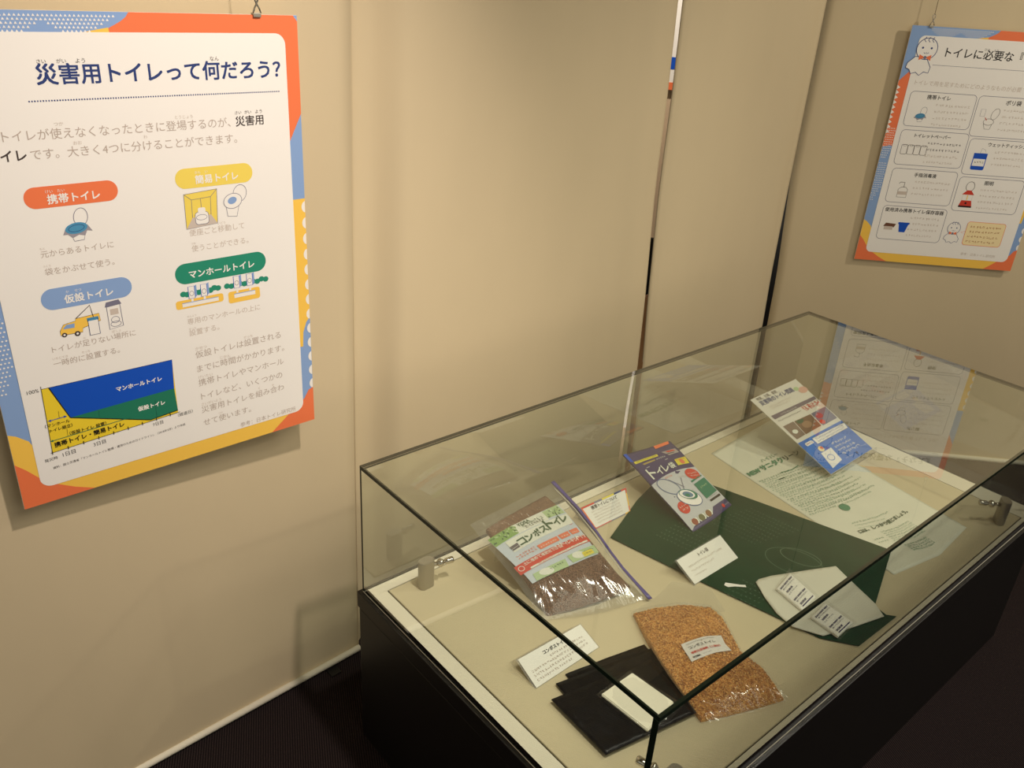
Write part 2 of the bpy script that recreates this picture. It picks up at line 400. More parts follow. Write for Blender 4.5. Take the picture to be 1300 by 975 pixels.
rear_slab('blue_block', .4, 1.345, 1.40, .001, RBLUE, .0315)

# ------------------------------------------------------------------ posters
def poster_map(o, eu, ev, k, cs):
    eu = Vector(eu); ev = Vector(ev); o = Vector(o)
    o = CAM + (o - CAM) * cs
    ex = eu.normalized(); dn_ = ev - ex * ev.dot(ex); dn_.normalize(); n = ex.cross(-dn_); n.normalize()   # n = into the wall? x cross up
    if n.dot(CAM - o) > 0: n = -n
    base = o + dn_ * .841 * k
    root_m = Matrix(((ex.x, n.x, -dn_.x, base.x), (ex.y, n.y, -dn_.y, base.y), (ex.z, n.z, -dn_.z, base.z), (0, 0, 0, 1)))
    f = lambda x, y, l: (x * .001 * k, -l, (841 - y) * .001 * k)
    return root_m, f
def new_poster(label, o, tr, bl, k, cs=1.0):
    o_ = Vector(o); M, f = poster_map(o, Vector(tr) - o_, Vector(bl) - o_, k, cs)
    r = empty('poster'); r.matrix_world = M; tag(r, label, 'poster', 'exhibition posters hung on the partitions')
    bm = bmesh.new(); box(bm, (0, 0, 0), (.594 * k, .005, .841 * k)); obj('board', bm, PAPER, r)
    return r, f, M
def border(A):
    A.part('printed_border')
    A.rect(0, 0, 594, 841, BLUE, 1)
    # top: orange sweep and yellow sliver
    c = [(262, 33), (263, 24), (273, 19), (284, 13), (292, 7), (297, 0)]
    A.poly(c + [(586, 0), (594, 10), (594, 172), (568, 222), (556, 222), (556, 31)], ORANGE, 2)
    A.poly([(206, 33), (235, 28), (263, 23), (264, 33)], YEL, 2.5)
    # right
    A.poly([(556, 335), (594, 335), (594, 590), (585, 600), (577, 622), (575, 655), (556, 655)], YEL, 2)
    for y in range(352, 780, 33): A.poly([p for p in A.ell(596, y, 10, 12) if p[0] <= 594.01], WPR, 2.6)
    # bottom
    A.poly([(0, 684), (12, 690), (30, 706), (60, 780), (480, 800), (592, 800), (594, 800), (594, 841), (0, 841)], YEL, 2)
    A.poly([(594, 758), (583, 762), (572, 780), (545, 798), (520, 818), (490, 841), (594, 841)], ORANGE, 2.8)
    A.poly([(0, 745), (16, 762), (34, 785), (60, 808), (90, 826), (122, 841), (0, 841)], ORANGE, 2.8)
    # left
    A.poly([(0, 181), (26, 151), (40, 151), (40, 408), (24, 404), (0, 412)], ORANGE, 2)
    for k in range(10): y = 196 + k * 17; A.poly([(0, y), (0, y + 15), (11, y + 8)], WPR, 2.6)
    for j in range(14):
        for i in range(5):
            if j < 8: A.disc(3 + i * 6 + (j % 2) * 3, 345 + j * 8, 1.7, 1.7, WPR, 2.6)
            elif i * 1.0 < 5 - (j - 8) * .4: A.disc(3 + i * 6 + (j % 2) * 3, 345 + j * 8, 1.7, 1.7, WPR, 2.6)
    for j in range(18):
        for i in range(5 if j < 12 else 4 - (j - 12) // 2):
            A.disc(3 + i * 6 + (j % 2) * 3, 470 + j * 8, 1.6, 1.6, WPR, 2.6)
    # rows of tiny white triangles in two fans along the top
    for cx, half in ((150, 66), (215, 60), (88, 40)):
        pass
    for j in range(5):
        y = 5 + j * 5.6
        for i in range(34):
            x = 68 + i * 6.4 + (j % 2) * 3.2
            a = abs(x - 118) < 50 - j * 9 + 8; b = abs(x - 213) < 58 - j * 10 + 4
            if a or b or j < 2 and 90 < x < 262: A.poly([(x - 2.2, y + 3), (x + 2.2, y + 3), (x, y - .8)], WPR, 2.6)
    A.part('white_panel'); A.rrect(34, 30, 568, 808, 20, WPR, 4)

r1, f1, M1 = new_poster('large poster on the left partition with four coloured headings and a blue graph', (0.2625265892357567, 1.4856667696434451, 1.615223455450972), (0.856191262723861, 1.4657294337253624, 1.6164712934359633), (0.2642925439941248, 1.4991243089560506, 0.774333941677594), .974, .974)
A = Art(f1, r1); border(A)
A.part('title')
A.text('災害用トイレって何だろう？', (147, 103), (555, 103), NAVY, 5, .012)
for t, a, b in (('さい', 151, 164), ('がい', 179, 193), ('よう', 207, 221), ('なん', 424, 440)): A.part('title_reading'); A.text(t, (a, 74.5), (b, 74.5), DGREY, 5)
A.part('dotted_rule')
for k in range(105): x = 130 + k * 4.03; A.rect(x, 128.5, x + 2, 130.8, NAVY, 5)
A.part('introduction')
A.text('トイレが使えなくなったときに登場するのが、', (84, 187), (452, 186), GREY, 5)
A.text('災害用', (462, 186), (516, 185), DGREY, 5, .008)
for t, a, b in (('つか', 160, 174), ('とうじょう', 353, 384)): A.text(t, (a, 168), (b, 168), LGREY, 5)
for t, a, b in (('さい', 462, 474), ('がい', 480, 493), ('よう', 501, 514)): A.text(t, (a, 166), (b, 166), DGREY, 5)
A.text('トイレ', (62, 217), (113, 217), DGREY, 5, .012)
A.text('です。大きく4つに分けることができます。', (119, 217), (462, 215), GREY, 5)
A.text('おお', (184, 199), (197, 199), LGREY, 5); A.text('わ', (296, 197), (302, 197), LGREY, 5)
def pill(x0, y0, x1, y1, m, t, a, b, yb, rub):
    A.part('heading_label'); A.rrect(x0, y0, x1, y1, (y1 - y0) / 2 - .5, m, 5)
    A.text(t, (a, yb), (b, yb), WPR, 6, .014)
    for q, u_, v_, yy in rub: A.text(q, (u_, yy), (v_, yy), WPR, 6)
pill(97, 261, 242, 296, ORANGE, '携帯トイレ', 131, 212, 289, [('けい', 130, 141, 272), ('たい', 148, 159, 272)])
pill(341, 254, 487, 290, PYEL, '簡易トイレ', 377, 458, 282, [('かん', 377, 388, 265), ('い', 396, 401, 265)])
pill(93, 433, 242, 471, BLUE, '仮設トイレ', 129, 209, 462, [('か', 133, 138, 445), ('せつ', 147, 158, 445)])
pill(321, 428, 502, 468, GREENP, 'マンホールトイレ', 347, 477, 457, [])
for t, a, b, y in (('元からあるトイレに', 106, 222, 377), ('袋をかぶせて使う。', 107, 219, 408), ('便座ごと移動して', 356, 463, 377), ('使うことができる。', 357, 469, 407), ('専用のマンホールの上に', 334, 483, 549), ('設置する。', 335, 395, 573)):
    A.part('description'); A.text(t, (a, y), (b, y - .5), GREY if a < 300 else LGREY, 5)
for t, a, b, y in (('トイレが足りない場所に', 95, 237, 548), ('一時的に設置する。', 93, 205, 575)): A.part('description'); A.text(t, (a, y), (b, y - .5), GREY, 5)
for t, a, b, y in (('もと', 106, 114, 364), ('ふくろ', 106, 118, 394), ('べんざ', 357, 372, 364), ('いどう', 411, 426, 363), ('つか', 357, 366, 394), ('た', 148, 152, 535), ('ばしょ', 197, 212, 534), ('いちじてき', 93, 118, 562), ('せっち', 141, 155, 561), ('せんよう', 334, 352, 535), ('せっち', 335, 349, 561)): A.part('description_reading'); A.text(t, (a, y), (b, y), LGREY, 5)
A.part('closing_paragraph')
for t, a, b, y in (('仮設トイレは設置される', 342, 524, 622), ('までに時間がかかります。', 342, 530, 653), ('携帯トイレやマンホール', 342, 527, 684), ('トイレなど、いくつかの', 344, 522, 715), ('災害用トイレを組み合わ', 342, 524, 745), ('せて使います。', 343, 446, 775)): A.text(t, (a, y), (b, y - 1), GREY, 5)
for t, a, b, y in (('かせつ', 343, 366, 606), ('せっち', 443, 462, 605), ('じかん', 391, 412, 637), ('けいたい', 343, 372, 668), ('さいがいよう', 343, 384, 729), ('く', 466, 470, 728), ('あ', 497, 501, 728), ('つか', 375, 385, 759)): A.text(t, (a, y), (b, y), LGREY, 5)
A.part('source_note')
A.text('参考：日本トイレ研究所', (420, 804), (549, 803), GREY, 5)
# graph
A.part('graph')
A.poly([(66, 612), (296, 614), (295, 729), (63, 741)], GYEL, 5)
A.poly([(78, 612), (296, 614), (293, 676), (118, 681), (103, 680)], RBLUE, 6)
A.poly([(103, 680), (293, 675), (295, 724), (241, 729), (103, 681)], GGREEN, 6.5)
A.line([(78, 612), (103, 680), (241, 729), (295, 724)], INK, 1.6, 7)
A.line([(66, 606), (63, 745)], INK, .8, 7); A.line([(60, 741), (299, 729)], INK, .8, 7); A.line([(66, 611.5), (296, 613.5)], INK, .6, 7)
for k in range(9): x = 63 + k * 27; y = 741 - k * 1.4; A.line([(x, y - 4), (x, y + 3)], INK, 1.4, 7.2)
for x, a, b in ((86, 661, 676), (94, 700, 716), (152, 681, 694), (254, 690, 729)): A.line([(x, a), (x - 1, b)], INK, .4, 7.2)
A.text('マンホールトイレ', (188, 651), (272, 651), WPR, 7.5, .018); A.text('仮設トイレ', (221, 703), (272, 703), WPR, 7.5, .02)
A.text('携帯トイレ・簡易トイレ', (69, 731), (192, 726), INK, 7.5, .014)
A.text('（マンホール', (60, 688), (101, 688), INK, 7.5, .005); A.text('トイレ組立）', (66, 699), (104, 698), INK, 7.5, .005); A.text('（仮設トイレ 設置）', (97, 714), (161, 713), INK, 7.5, .005)
A.line([(68, 676), (95, 675)], RBLUE, 1.2, 7.4); A.line([(66, 717), (205, 712)], GGREEN, 1.2, 7.4)
for x, y, d, m in ((66, 676, 1, RBLUE), (98, 675, -1, RBLUE), (63, 717, 1, GGREEN), (208, 712, -1, GGREEN)): A.poly([(x, y), (x + 5 * d, y - 2.4), (x + 5 * d, y + 2.4)], m, 7.4)
A.part('graph_lettering'); A.text('100%', (43, 616), (62, 616), INK, 5); A.part('graph_lettering'); A.text('発災時', (48, 757), (70, 756), INK, 5); A.part('graph_lettering'); A.text('1日目', (79, 755), (101, 754), INK, 5); A.part('graph_lettering'); A.text('3日目', (133, 752), (155, 751), INK, 5); A.part('graph_lettering'); A.text('7日目', (244, 745), (264, 744), INK, 5); A.part('graph_lettering'); A.text('（経過日）', (294, 739), (324, 738), INK, 5)
A.part('graph_source')
A.text('資料：国土交通省「マンホールトイレ整備・運用のためのガイドライン」（2018年3月）より作成', (59, 775), (306, 762), DGREY, 5)
# illustrations
def toilet_bag(cx, cy, s):
    A.part('toilet_illustration')
    A.ring(A.ell(cx + 10 * s, cy - 22 * s, 13 * s, 18 * s, .2), OUT, 1.0, 5)
    A.poly([(cx - 12 * s, cy + 12 * s), (cx + 14 * s, cy + 10 * s), (cx + 10 * s, cy + 24 * s), (cx - 8 * s, cy + 25 * s)], WPR, 5); A.ring([(cx - 12 * s, cy + 12 * s), (cx + 14 * s, cy + 10 * s), (cx + 10 * s, cy + 24 * s), (cx - 8 * s, cy + 25 * s)], OUT, .9, 5.3)
    A.poly([(cx - 27 * s, cy + 10 * s), (cx - 20 * s, cy - 4 * s), (cx + 20 * s, cy - 6 * s), (cx + 28 * s, cy + 8 * s), (cx + 18 * s, cy + 6 * s), (cx + 13 * s, cy + 16 * s), (cx + 2 * s, cy + 13 * s), (cx - 10 * s, cy + 18 * s), (cx - 18 * s, cy + 10 * s)], P_('soft_grey', (156, 150, 158)), 5.5)
    A.disc(cx - 1 * s, cy - 1 * s, 21 * s, 11 * s, TEAL, 6, -.12); A.ring(A.ell(cx - 1 * s, cy - 1 * s, 15 * s, 6.5 * s, -.12), NAVY, .8, 6.4)
toilet_bag(168, 336, .85)
A.part('shelter_illustration')
A.poly([(353, 300), (415, 296), (411, 360), (352, 364)], PYEL, 5); A.ring([(353, 300), (415, 296), (411, 360), (352, 364)], OUT, 1.2, 5.4)
A.poly([(352, 364), (365, 344), (400, 342), (411, 360)], LGREY, 5.5); A.line([(365, 344), (366, 311), (402, 309), (400, 342)], OUT, 1, 6); A.line([(353, 300), (366, 311)], OUT, .8, 6); A.line([(415, 296), (402, 309)], OUT, .8, 6); A.line([(383, 310), (383, 332)], OUT, .8, 6)
A.rrect(370, 335, 395, 358, 6, WPR, 6.2); A.ring(A.rr(370, 335, 395, 358, 6), OUT, .9, 6.5); A.ring(A.ell(382, 345, 10, 5), OUT, .8, 6.6); A.rrect(376, 327, 390, 337, 3, WPR, 6.6)
A.part('portable_seat_illustration')
A.ring(A.ell(459, 309, 13, 16, .3), OUT, .9, 5); A.poly([(430, 325), (456, 330), (450, 352), (432, 350)], WPR, 5); A.ring([(430, 325), (456, 330), (450, 352), (432, 350)], OUT, 1, 5.4)
A.disc(444, 322, 18, 14, WPR, 5.6, -.2); A.ring(A.ell(444, 322, 18, 14, -.2), OUT, 1, 5.9); A.disc(443, 321, 9, 6.5, BLUE, 6, -.3)
A.part('crane_truck_illustration')
tr_ = [(113, 512), (120, 501), (140, 498), (141, 494), (180, 492), (181, 506), (150, 514), (149, 521), (113, 520)]
A.poly(tr_, YEL, 5); A.ring(tr_, DGREY, .7, 5.3)
A.poly([(118, 509), (124, 502), (138, 502), (137, 510)], BLUE, 5.6); A.disc(119, 520, 4.2, 4.2, DGREY, 5.8); A.disc(140, 522, 4.8, 4.8, DGREY, 5.8); A.disc(119, 520, 1.8, 1.8, WPR, 6); A.disc(140, 522, 2, 2, WPR, 6)
A.line([(141, 494), (167, 474), (170, 498)], DGREY, 1.4, 6); A.rect(160, 500, 177, 530, WPR, 6.2); A.rect(159, 497, 178, 503, TEAL, 6.3); A.ring([(160, 500), (177, 500), (177, 530), (160, 530)], NAVY, 1, 6.5)
A.part('toilet_cubicle_illustration')
A.poly([(194, 475), (216, 473), (220, 482), (191, 484)], OUT, 5); A.ring([(194, 484), (217, 482), (218, 524), (194, 527)], OUT, 1.2, 5); A.ring(A.ell(206, 510, 7, 6), OUT, .9, 5); A.rect(199, 489, 213, 500, LGREY, 5); A.ring(A.ell(206, 518, 9, 5), OUT, .9, 5)
A.part('manhole_toilet_illustration')
for x, y, w, z, h0, xs, bx in ((316, 499, 93, 17, 474, (342, 366), (327, 405)), (419, 500, 66, 24, 470, (432, 459), (413, 504))):
    A.rrect(x, y, x + w, y + z, 5, YEL, 5)
    for k in range(10): A.disc(bx[0] + 5 + k * (bx[1] - bx[0] - 10) / 9, 487 + 2 * math.sin(k * 2.1), 6, 5.5, GREENP, 4.6 + .05 * k)
    for X in xs:
        A.rect(X, h0, X + 12, h0 + 24, WPR, 5.6); A.ring([(X, h0), (X + 12, h0), (X + 12, h0 + 24), (X, h0 + 24)], RBLUE, 1.1, 5.8); A.poly([(X + 12, h0), (X + 16, h0 - 2), (X + 16, h0 + 20), (X + 12, h0 + 23)], BLUE, 5.7); A.ring(A.ell(X + 6, h0 + 14, 4, 4.5), OUT, .8, 5.9)
        A.rect(X + 4, h0 + 24, X + 8, h0 + 34, WPR, 5.7)
    A.rect(x + 12, y + 6, x + w - 10, y + 12 + z * .1, WPR, 6); A.line([(x + 12, y + 6), (x + w - 10, y + 6)], BLUE, 1.4, 6.2)
A.done()

r2, f2, M2 = new_poster('poster on the right partition with seven outlined boxes of small emergency supplies pictures', (3.0523, 1.2699, 1.6374), (3.4334, .8412, 1.6390), (3.0612, 1.2747, .8254), .9656)
A = Art(f2, r2); border(A)
A.part('title')
A.text('トイレに必要な『そなえ』', (134, 92), (520, 94), INK, 5, .006); A.part('title_reading'); A.text('ひつ', (262, 66), (279, 66), DGREY, 5); A.part('title_reading'); A.text('よう', (293, 67), (308, 67), DGREY, 5)
A.part('title_rule')
A.line([(100, 123), (550, 123)], OUT, 1.2, 5)
A.part('introduction')
A.text('トイレで用を足すためにどのようなものが必要', (56, 190), (425, 192), LGREY, 5); A.text('でしょうか。', (430, 192), (530, 192), LGREY, 5)
# paper doll hung up for fine weather
def doll(cx, cy, s, dx=0):
    A.part('paper_doll_illustration')
    sk = [(cx - 14 * s, cy + 12 * s), (cx - 30 * s, cy + 28 * s), (cx - 32 * s, cy + 40 * s), (cx - 22 * s, cy + 44 * s), (cx - 16 * s, cy + 54 * s), (cx - 4 * s, cy + 50 * s), (cx + 6 * s, cy + 57 * s), (cx + 16 * s, cy + 48 * s), (cx + 28 * s, cy + 50 * s), (cx + 30 * s, cy + 36 * s), (cx + 14 * s, cy + 12 * s)]
    sk = [(x + dx, y) for x, y in sk]
    A.poly(sk, WPR, 5.2); A.ring(sk, NAVY, 1.7 * s, 5.5)
    A.disc(cx, cy - 8 * s, 26 * s, 26 * s, WPR, 5.8); A.ring(A.ell(cx, cy - 8 * s, 26 * s, 26 * s), NAVY, 1.7 * s, 6.1)
    for d in (-8, 2, 12): A.line([(cx + d * s, cy - 36 * s), (cx + (d - 4) * s, cy - 29 * s), (cx + (d + 1) * s, cy - 24 * s)], NAVY, 1.7 * s, 6.4)
    for d in (-11, 11): A.disc(cx + d * s, cy - 10 * s, 2.6 * s, 2.6 * s, NAVY, 6.4)
    A.line([(cx - 6 * s, cy + 1 * s), (cx - 2 * s, cy + 4 * s), (cx, cy), (cx + 2 * s, cy + 4 * s), (cx + 7 * s, cy + 1 * s)], NAVY, 1.3 * s, 6.4)
    for d in (-1, 1): A.poly([(cx, cy + 13 * s), (cx + 15 * d * s, cy + 6 * s), (cx + 15 * d * s, cy + 20 * s)], ORANGE, 6.6)
    A.disc(cx, cy + 13 * s, 4 * s, 4 * s, OUT, 6.8)
doll(68, 83, 1.35, -14)
def cell(x0, y0, x1, y1, t, a, b, yb, rows, tx, dark=0):
    A.part('supply_box'); A.ring(A.rr(x0, y0, x1, y1, 14), OUT, 1.6, 5)
    A.text(t, (a, yb), (b, yb), INK, 5, .008)
    for k in range(rows):
        y = yb + 24 + k * 22; n = int((x1 - 12 - tx) / 11)
        A.scribble((tx, y), (tx + n * 11 - (14 * (k == rows - 1)), y), n, DGREY if k < dark else LGREY, 5)
cell(52, 213, 283, 332, '携帯トイレ', 112, 194, 236, 4, 148)
cell(291, 213, 540, 352, 'ポリ袋', 387, 440, 238, 4, 385)
cell(54, 346, 295, 470, 'トイレットペーパー', 104, 232, 369, 4, 156, 2)
cell(303, 360, 540, 488, 'ウェットティッシュ', 370, 505, 383, 3, 400)
cell(58, 484, 295, 610, '手指消毒液', 140, 220, 510, 3, 146)
cell(306, 498, 540, 624, '照明', 398, 430, 522, 4, 392)
cell(60, 624, 296, 753, '使用済み携帯トイレ保存容器', 68, 285, 645, 4, 168)
toilet_bag(105, 296, .8)
A.part('toilet_illustration'); A.ring(A.ell(362, 272, 12, 20, .35), DGREY, 1.2, 5); A.ring(A.ell(346, 300, 18, 11), DGREY, 1.2, 5); A.line([(330, 306), (338, 325), (356, 325), (360, 306)], DGREY, 1.2, 5); A.rect(310, 258, 326, 282, WPR, 5); A.ring([(310, 258), (326, 258), (326, 282), (310, 282)], OUT, 1, 5.4); A.line([(330, 285), (338, 295)], RED, 2, 5.5)
A.part('paper_roll_illustration')
for k in range(4): A.ring(A.rr(68 + k * 23, 398, 90 + k * 23, 432, 5), DGREY, 1.3, 5); A.ring(A.ell(79 + k * 23, 401, 6, 2.5), DGREY, .8, 5)
A.part('wipes_tub_illustration'); A.rrect(330, 412, 378, 470, 6, RBLUE, 5); A.rect(333, 430, 375, 456, WPR, 5.4); A.rect(330, 410, 378, 424, RBLUE, 5.6); A.poly([(350, 410), (354, 392), (366, 398), (372, 410)], WPR, 5.2); A.ring([(350, 410), (354, 392), (366, 398), (372, 410)], OUT, 1, 5.4); A.scribble((338, 446), (372, 446), 4, INK, 5.8)
A.part('pump_bottle_illustration'); A.ring([(96, 560), (106, 552), (122, 552), (130, 560), (130, 590), (96, 590)], DGREY, 1.4, 5); A.rect(96, 568, 130, 580, LGREY, 5.2); A.line([(114, 552), (114, 534), (98, 534), (94, 540)], DGREY, 1.8, 5.4)
A.part('lantern_illustration'); A.ring(A.ell(352, 532, 15, 18), DGREY, 1.6, 5); A.poly([(330, 562), (346, 546), (360, 546), (374, 562)], RED, 5.3); A.ring([(334, 562), (370, 562), (370, 584), (334, 584)], LGREY, 1.4, 5.2); A.line([(352, 564), (352, 582)], YEL, 3, 5.3); A.poly([(334, 584), (370, 584), (376, 606), (328, 606)], RED, 5.5); A.rect(328, 604, 376, 610, INK, 5.6); A.disc(352, 594, 4, 4, INK, 5.8)
A.part('bin_illustration'); A.poly([(76, 703), (84, 690), (122, 692), (116, 706)], P_('brown', (110, 72, 52)), 5); A.rect(80, 703, 112, 716, LGREY, 5.2); A.poly([(132, 690), (168, 690), (160, 722), (138, 722)], RBLUE, 5.2); A.rrect(129, 684, 171, 692, 3, RBLUE, 5.4)
doll(338, 699, .9)
A.part('speech_bubble'); bb = A.rr(383, 662, 524, 752, 10); bb = bb[:28] + [(383, 712), (366, 704), (383, 700)] + bb[28:]
A.poly(A.rr(383, 662, 524, 752, 10), CREAM, 5); A.ring(bb, ORANGE, 1.6, 5.4)
for k in range(4): A.scribble((394, 685 + k * 19), (510 - 8 * (k == 3), 685 + k * 19), 10, P_('tan_text', (176, 120, 70)), 6)
A.part('source_note'); A.text('参考：日本トイレ研究所', (390, 792), (520, 794), LGREY, 5)
A.done()

# clips and wires that carry the posters
def hanger(M, x, kk, label, zt=2.71):
    top = M @ Vector((x, .0, .841 * kk))
    r = empty('hanging_clip', top); tag(r, label, 'clip', 'clips and wires holding the posters')
    z = Vector((0, 0, 1)); ex = Vector((M[0][0], M[1][0], 0)).normalized(); n = Vector((M[0][1], M[1][1], 0)).normalized()
    pt = lambda a, b, c: tuple(ex * a + z * b + n * c)
    bm = bmesh.new()
    for s in (-1, 1):
        tube(bm, [pt(-s * .007, .003, -.003), pt(-s * .0045, .010, -.003), pt(s * .0005, .018, -.003), pt(s * .004, .026, -.003), pt(s * .004, .033, -.003), pt(0, .037, -.003)], .0016, 6)
    obj('clip_arm', bm, CHROME, r, True)
    bm = bmesh.new(); box(bm, (-.007, -.004, -.004), (.007, .007, .003), .001); bmesh.ops.transform(bm, matrix=Matrix(((ex.x, n.x, 0, 0), (ex.y, n.y, 0, 0), (0, 0, 1, 0), (0, 0, 0, 1))), verts=bm.verts); obj('clip_jaw', bm, STEEL, r)
    bm = bmesh.new(); tube(bm, [pt(0, .036, -.003), pt(0, zt - top.z, -.003)], .0008, 6); obj('wire', bm, WIRE, r, True)
k1, k2 = .974, .9656
hanger(M1, .516 * k1, k1, 'crossed steel clip and wire above the right end of the large left poster')
hanger(M1, .078 * k1, k1, 'crossed steel clip and wire above the left end of the large left poster')
hanger(M2, .063 * k2, k2, 'small steel clip and wire above the left corner of the right poster')
hanger(M2, .531 * k2, k2, 'small steel clip and wire above the right corner of the right poster')

# ------------------------------------------------------------------ display case
CA = Vector((.82530312, 1.25015022, 0)); PHI = -.0597; CL = 1.686; CW = .8171; HB = .4495; HT = .7766
case = empty('display_case', CA, PHI); tag(case, 'low glass-topped museum display case with black base and white inner rim', 'display case')
def cbox(name, a, b, m, bevel=0, parent=case): # a,b = (u, v, z) in case space
    bm = bmesh.new(); box(bm, (a[0], -b[1], a[2]), (b[0], -a[1], b[2]), bevel); return obj(name, bm, m, parent)
cbox('plinth', (-.006, -.006, 0), (CL + .006, CW + .006, HB - .052), BLACK, .002)
cbox('shadow_gap', (.000, .000, HB - .053), (CL, CW, HB - .047), DARKGAP)
cbox('plinth_cap', (-.009, -.009, HB - .047), (CL + .009, CW + .009, HB - .004), BLACK, .002)
bm = bmesh.new()
U0, V0, U1, V1 = .046, .036, 1.605, .793
for a, b in (((0, 0), (CL, V0 - .003)), ((0, V1 + .003), (CL, CW)), ((0, V0 - .003), (U0 - .003, V1 + .003)), ((U1 + .003, V0 - .003), (CL, V1 + .003))):
    box(bm, (a[0] + .0005, -b[1], HB - .006), (b[0] - .0005, -a[1], HB), .0006)
obj('white_rim', bm, WHITE, case)
cbox('display_board', (U0, V0, HB - .020), (U1, V1, HB + .001), BOARD, .0025)
T = .0095
def pane(a, b, axis, clearv=False):
    bm = bmesh.new(); fs = box(bm, (a[0], -b[1], a[2]), (b[0], -a[1], b[2]))
    bmesh.ops.recalc_face_normals(bm, faces=bm.faces)
    for f in bm.faces:
        n = f.normal; f.material_index = 0 if abs(n[axis]) > .5 or (clearv and abs(n.z) < .5 and f.calc_center_median().x > .5) or (axis == 0 and n.y > .5) else 1
    me = bpy.data.meshes.new('glass_pane'); bm.to_mesh(me); bm.free(); return link('glass_pane', me, [GLASS, EDGE], case)
e = .0006; TB = .0065; TF = .0105; T = .008
pane((0, 0, HT - T), (CL, CW, HT), 2)
pane((0, 0, HB), (CL, TB, HT - T - e), 1, True)
pane((0, CW - TF, HB), (CL, CW, HT - T - e), 1)
pane((0, TB + e, HB), (TF, CW - TF - e, HT - T - e), 0)
pane((CL - TB, TB + e, HB), (CL, CW - TF - e, HT - T - e), 0, True)

ZD = HB + .001
cph, sph = math.cos(PHI), math.sin(PHI)
def w(u_, v_, h=0): # case space to world
    return Vector((CA.x + cph * u_ + sph * v_, CA.y + sph * u_ - cph * v_, ZD + h))
def item(name, u_, v_, label, cat, group=None):
    r = empty(name, w(u_, v_), PHI); tag(r, label, cat, group); r['_u'] = u_; r['_v'] = v_
    return r, (lambda a, b, h=0: (a - u_, -(b - v_), h))

# glass clamps standing in the corners
def clamp(u_, v_, rot, dirs, label):
    r, L = item('glass_clamp', u_, v_, label, 'clamp', 'steel clamps in the corners of the case')
    bm = bmesh.new(); pl = []
    for k in range(24):
        t = 2 * PI * k / 24; x = .0115 * math.cos(t) + (.008 if math.cos(t) > 0 else -.008); y = .0125 * math.sin(t)
        pl.append((x * math.cos(rot) - y * math.sin(rot), x * math.sin(rot) + y * math.cos(rot)))
    prism(bm, pl, 0, .072); bmesh.ops.bevel(bm, geom=[e_ for e_ in bm.edges if abs(e_.verts[0].co.z - e_.verts[1].co.z) < 1e-6], offset=.0012, segments=2, affect='EDGES')
    obj('post', bm, STEEL, r)
    d = Vector((dirs[0], -dirs[1], 0)).normalized()
    c = Vector((0, 0, .055))
    bm = bmesh.new(); tube(bm, [c + d * .012, c + d * .026], .005, 12); obj('screw_neck', bm, CHROME, r, True)
    bm = bmesh.new(); rr_ = [.001, .006, .009, .0105, .009, .006, .001]; tube(bm, [c + d * (.024 + .0035 * i) for i in range(7)], rr_, 14); obj('screw_collar', bm, CHROME, r, True)
    bm = bmesh.new(); tube(bm, [c + d * .044, c + d * .048, c + d * .064, c + d * .066], [.0045, .0072, .0078, .006], 14); obj('screw_knob', bm, CHROME, r, True)
clamp(.122, .072, 0, (1, .22), 'round-ended steel clamp with a screw, back left corner of the case')
clamp(1.528, .765, .6, (-.7, -.75), 'steel clamp with its screw pointing inward, right end of the case')
clamp(.138, .774, 0, (-.30, -.95), 'steel clamp at the near corner of the case, only its screw tip in view')

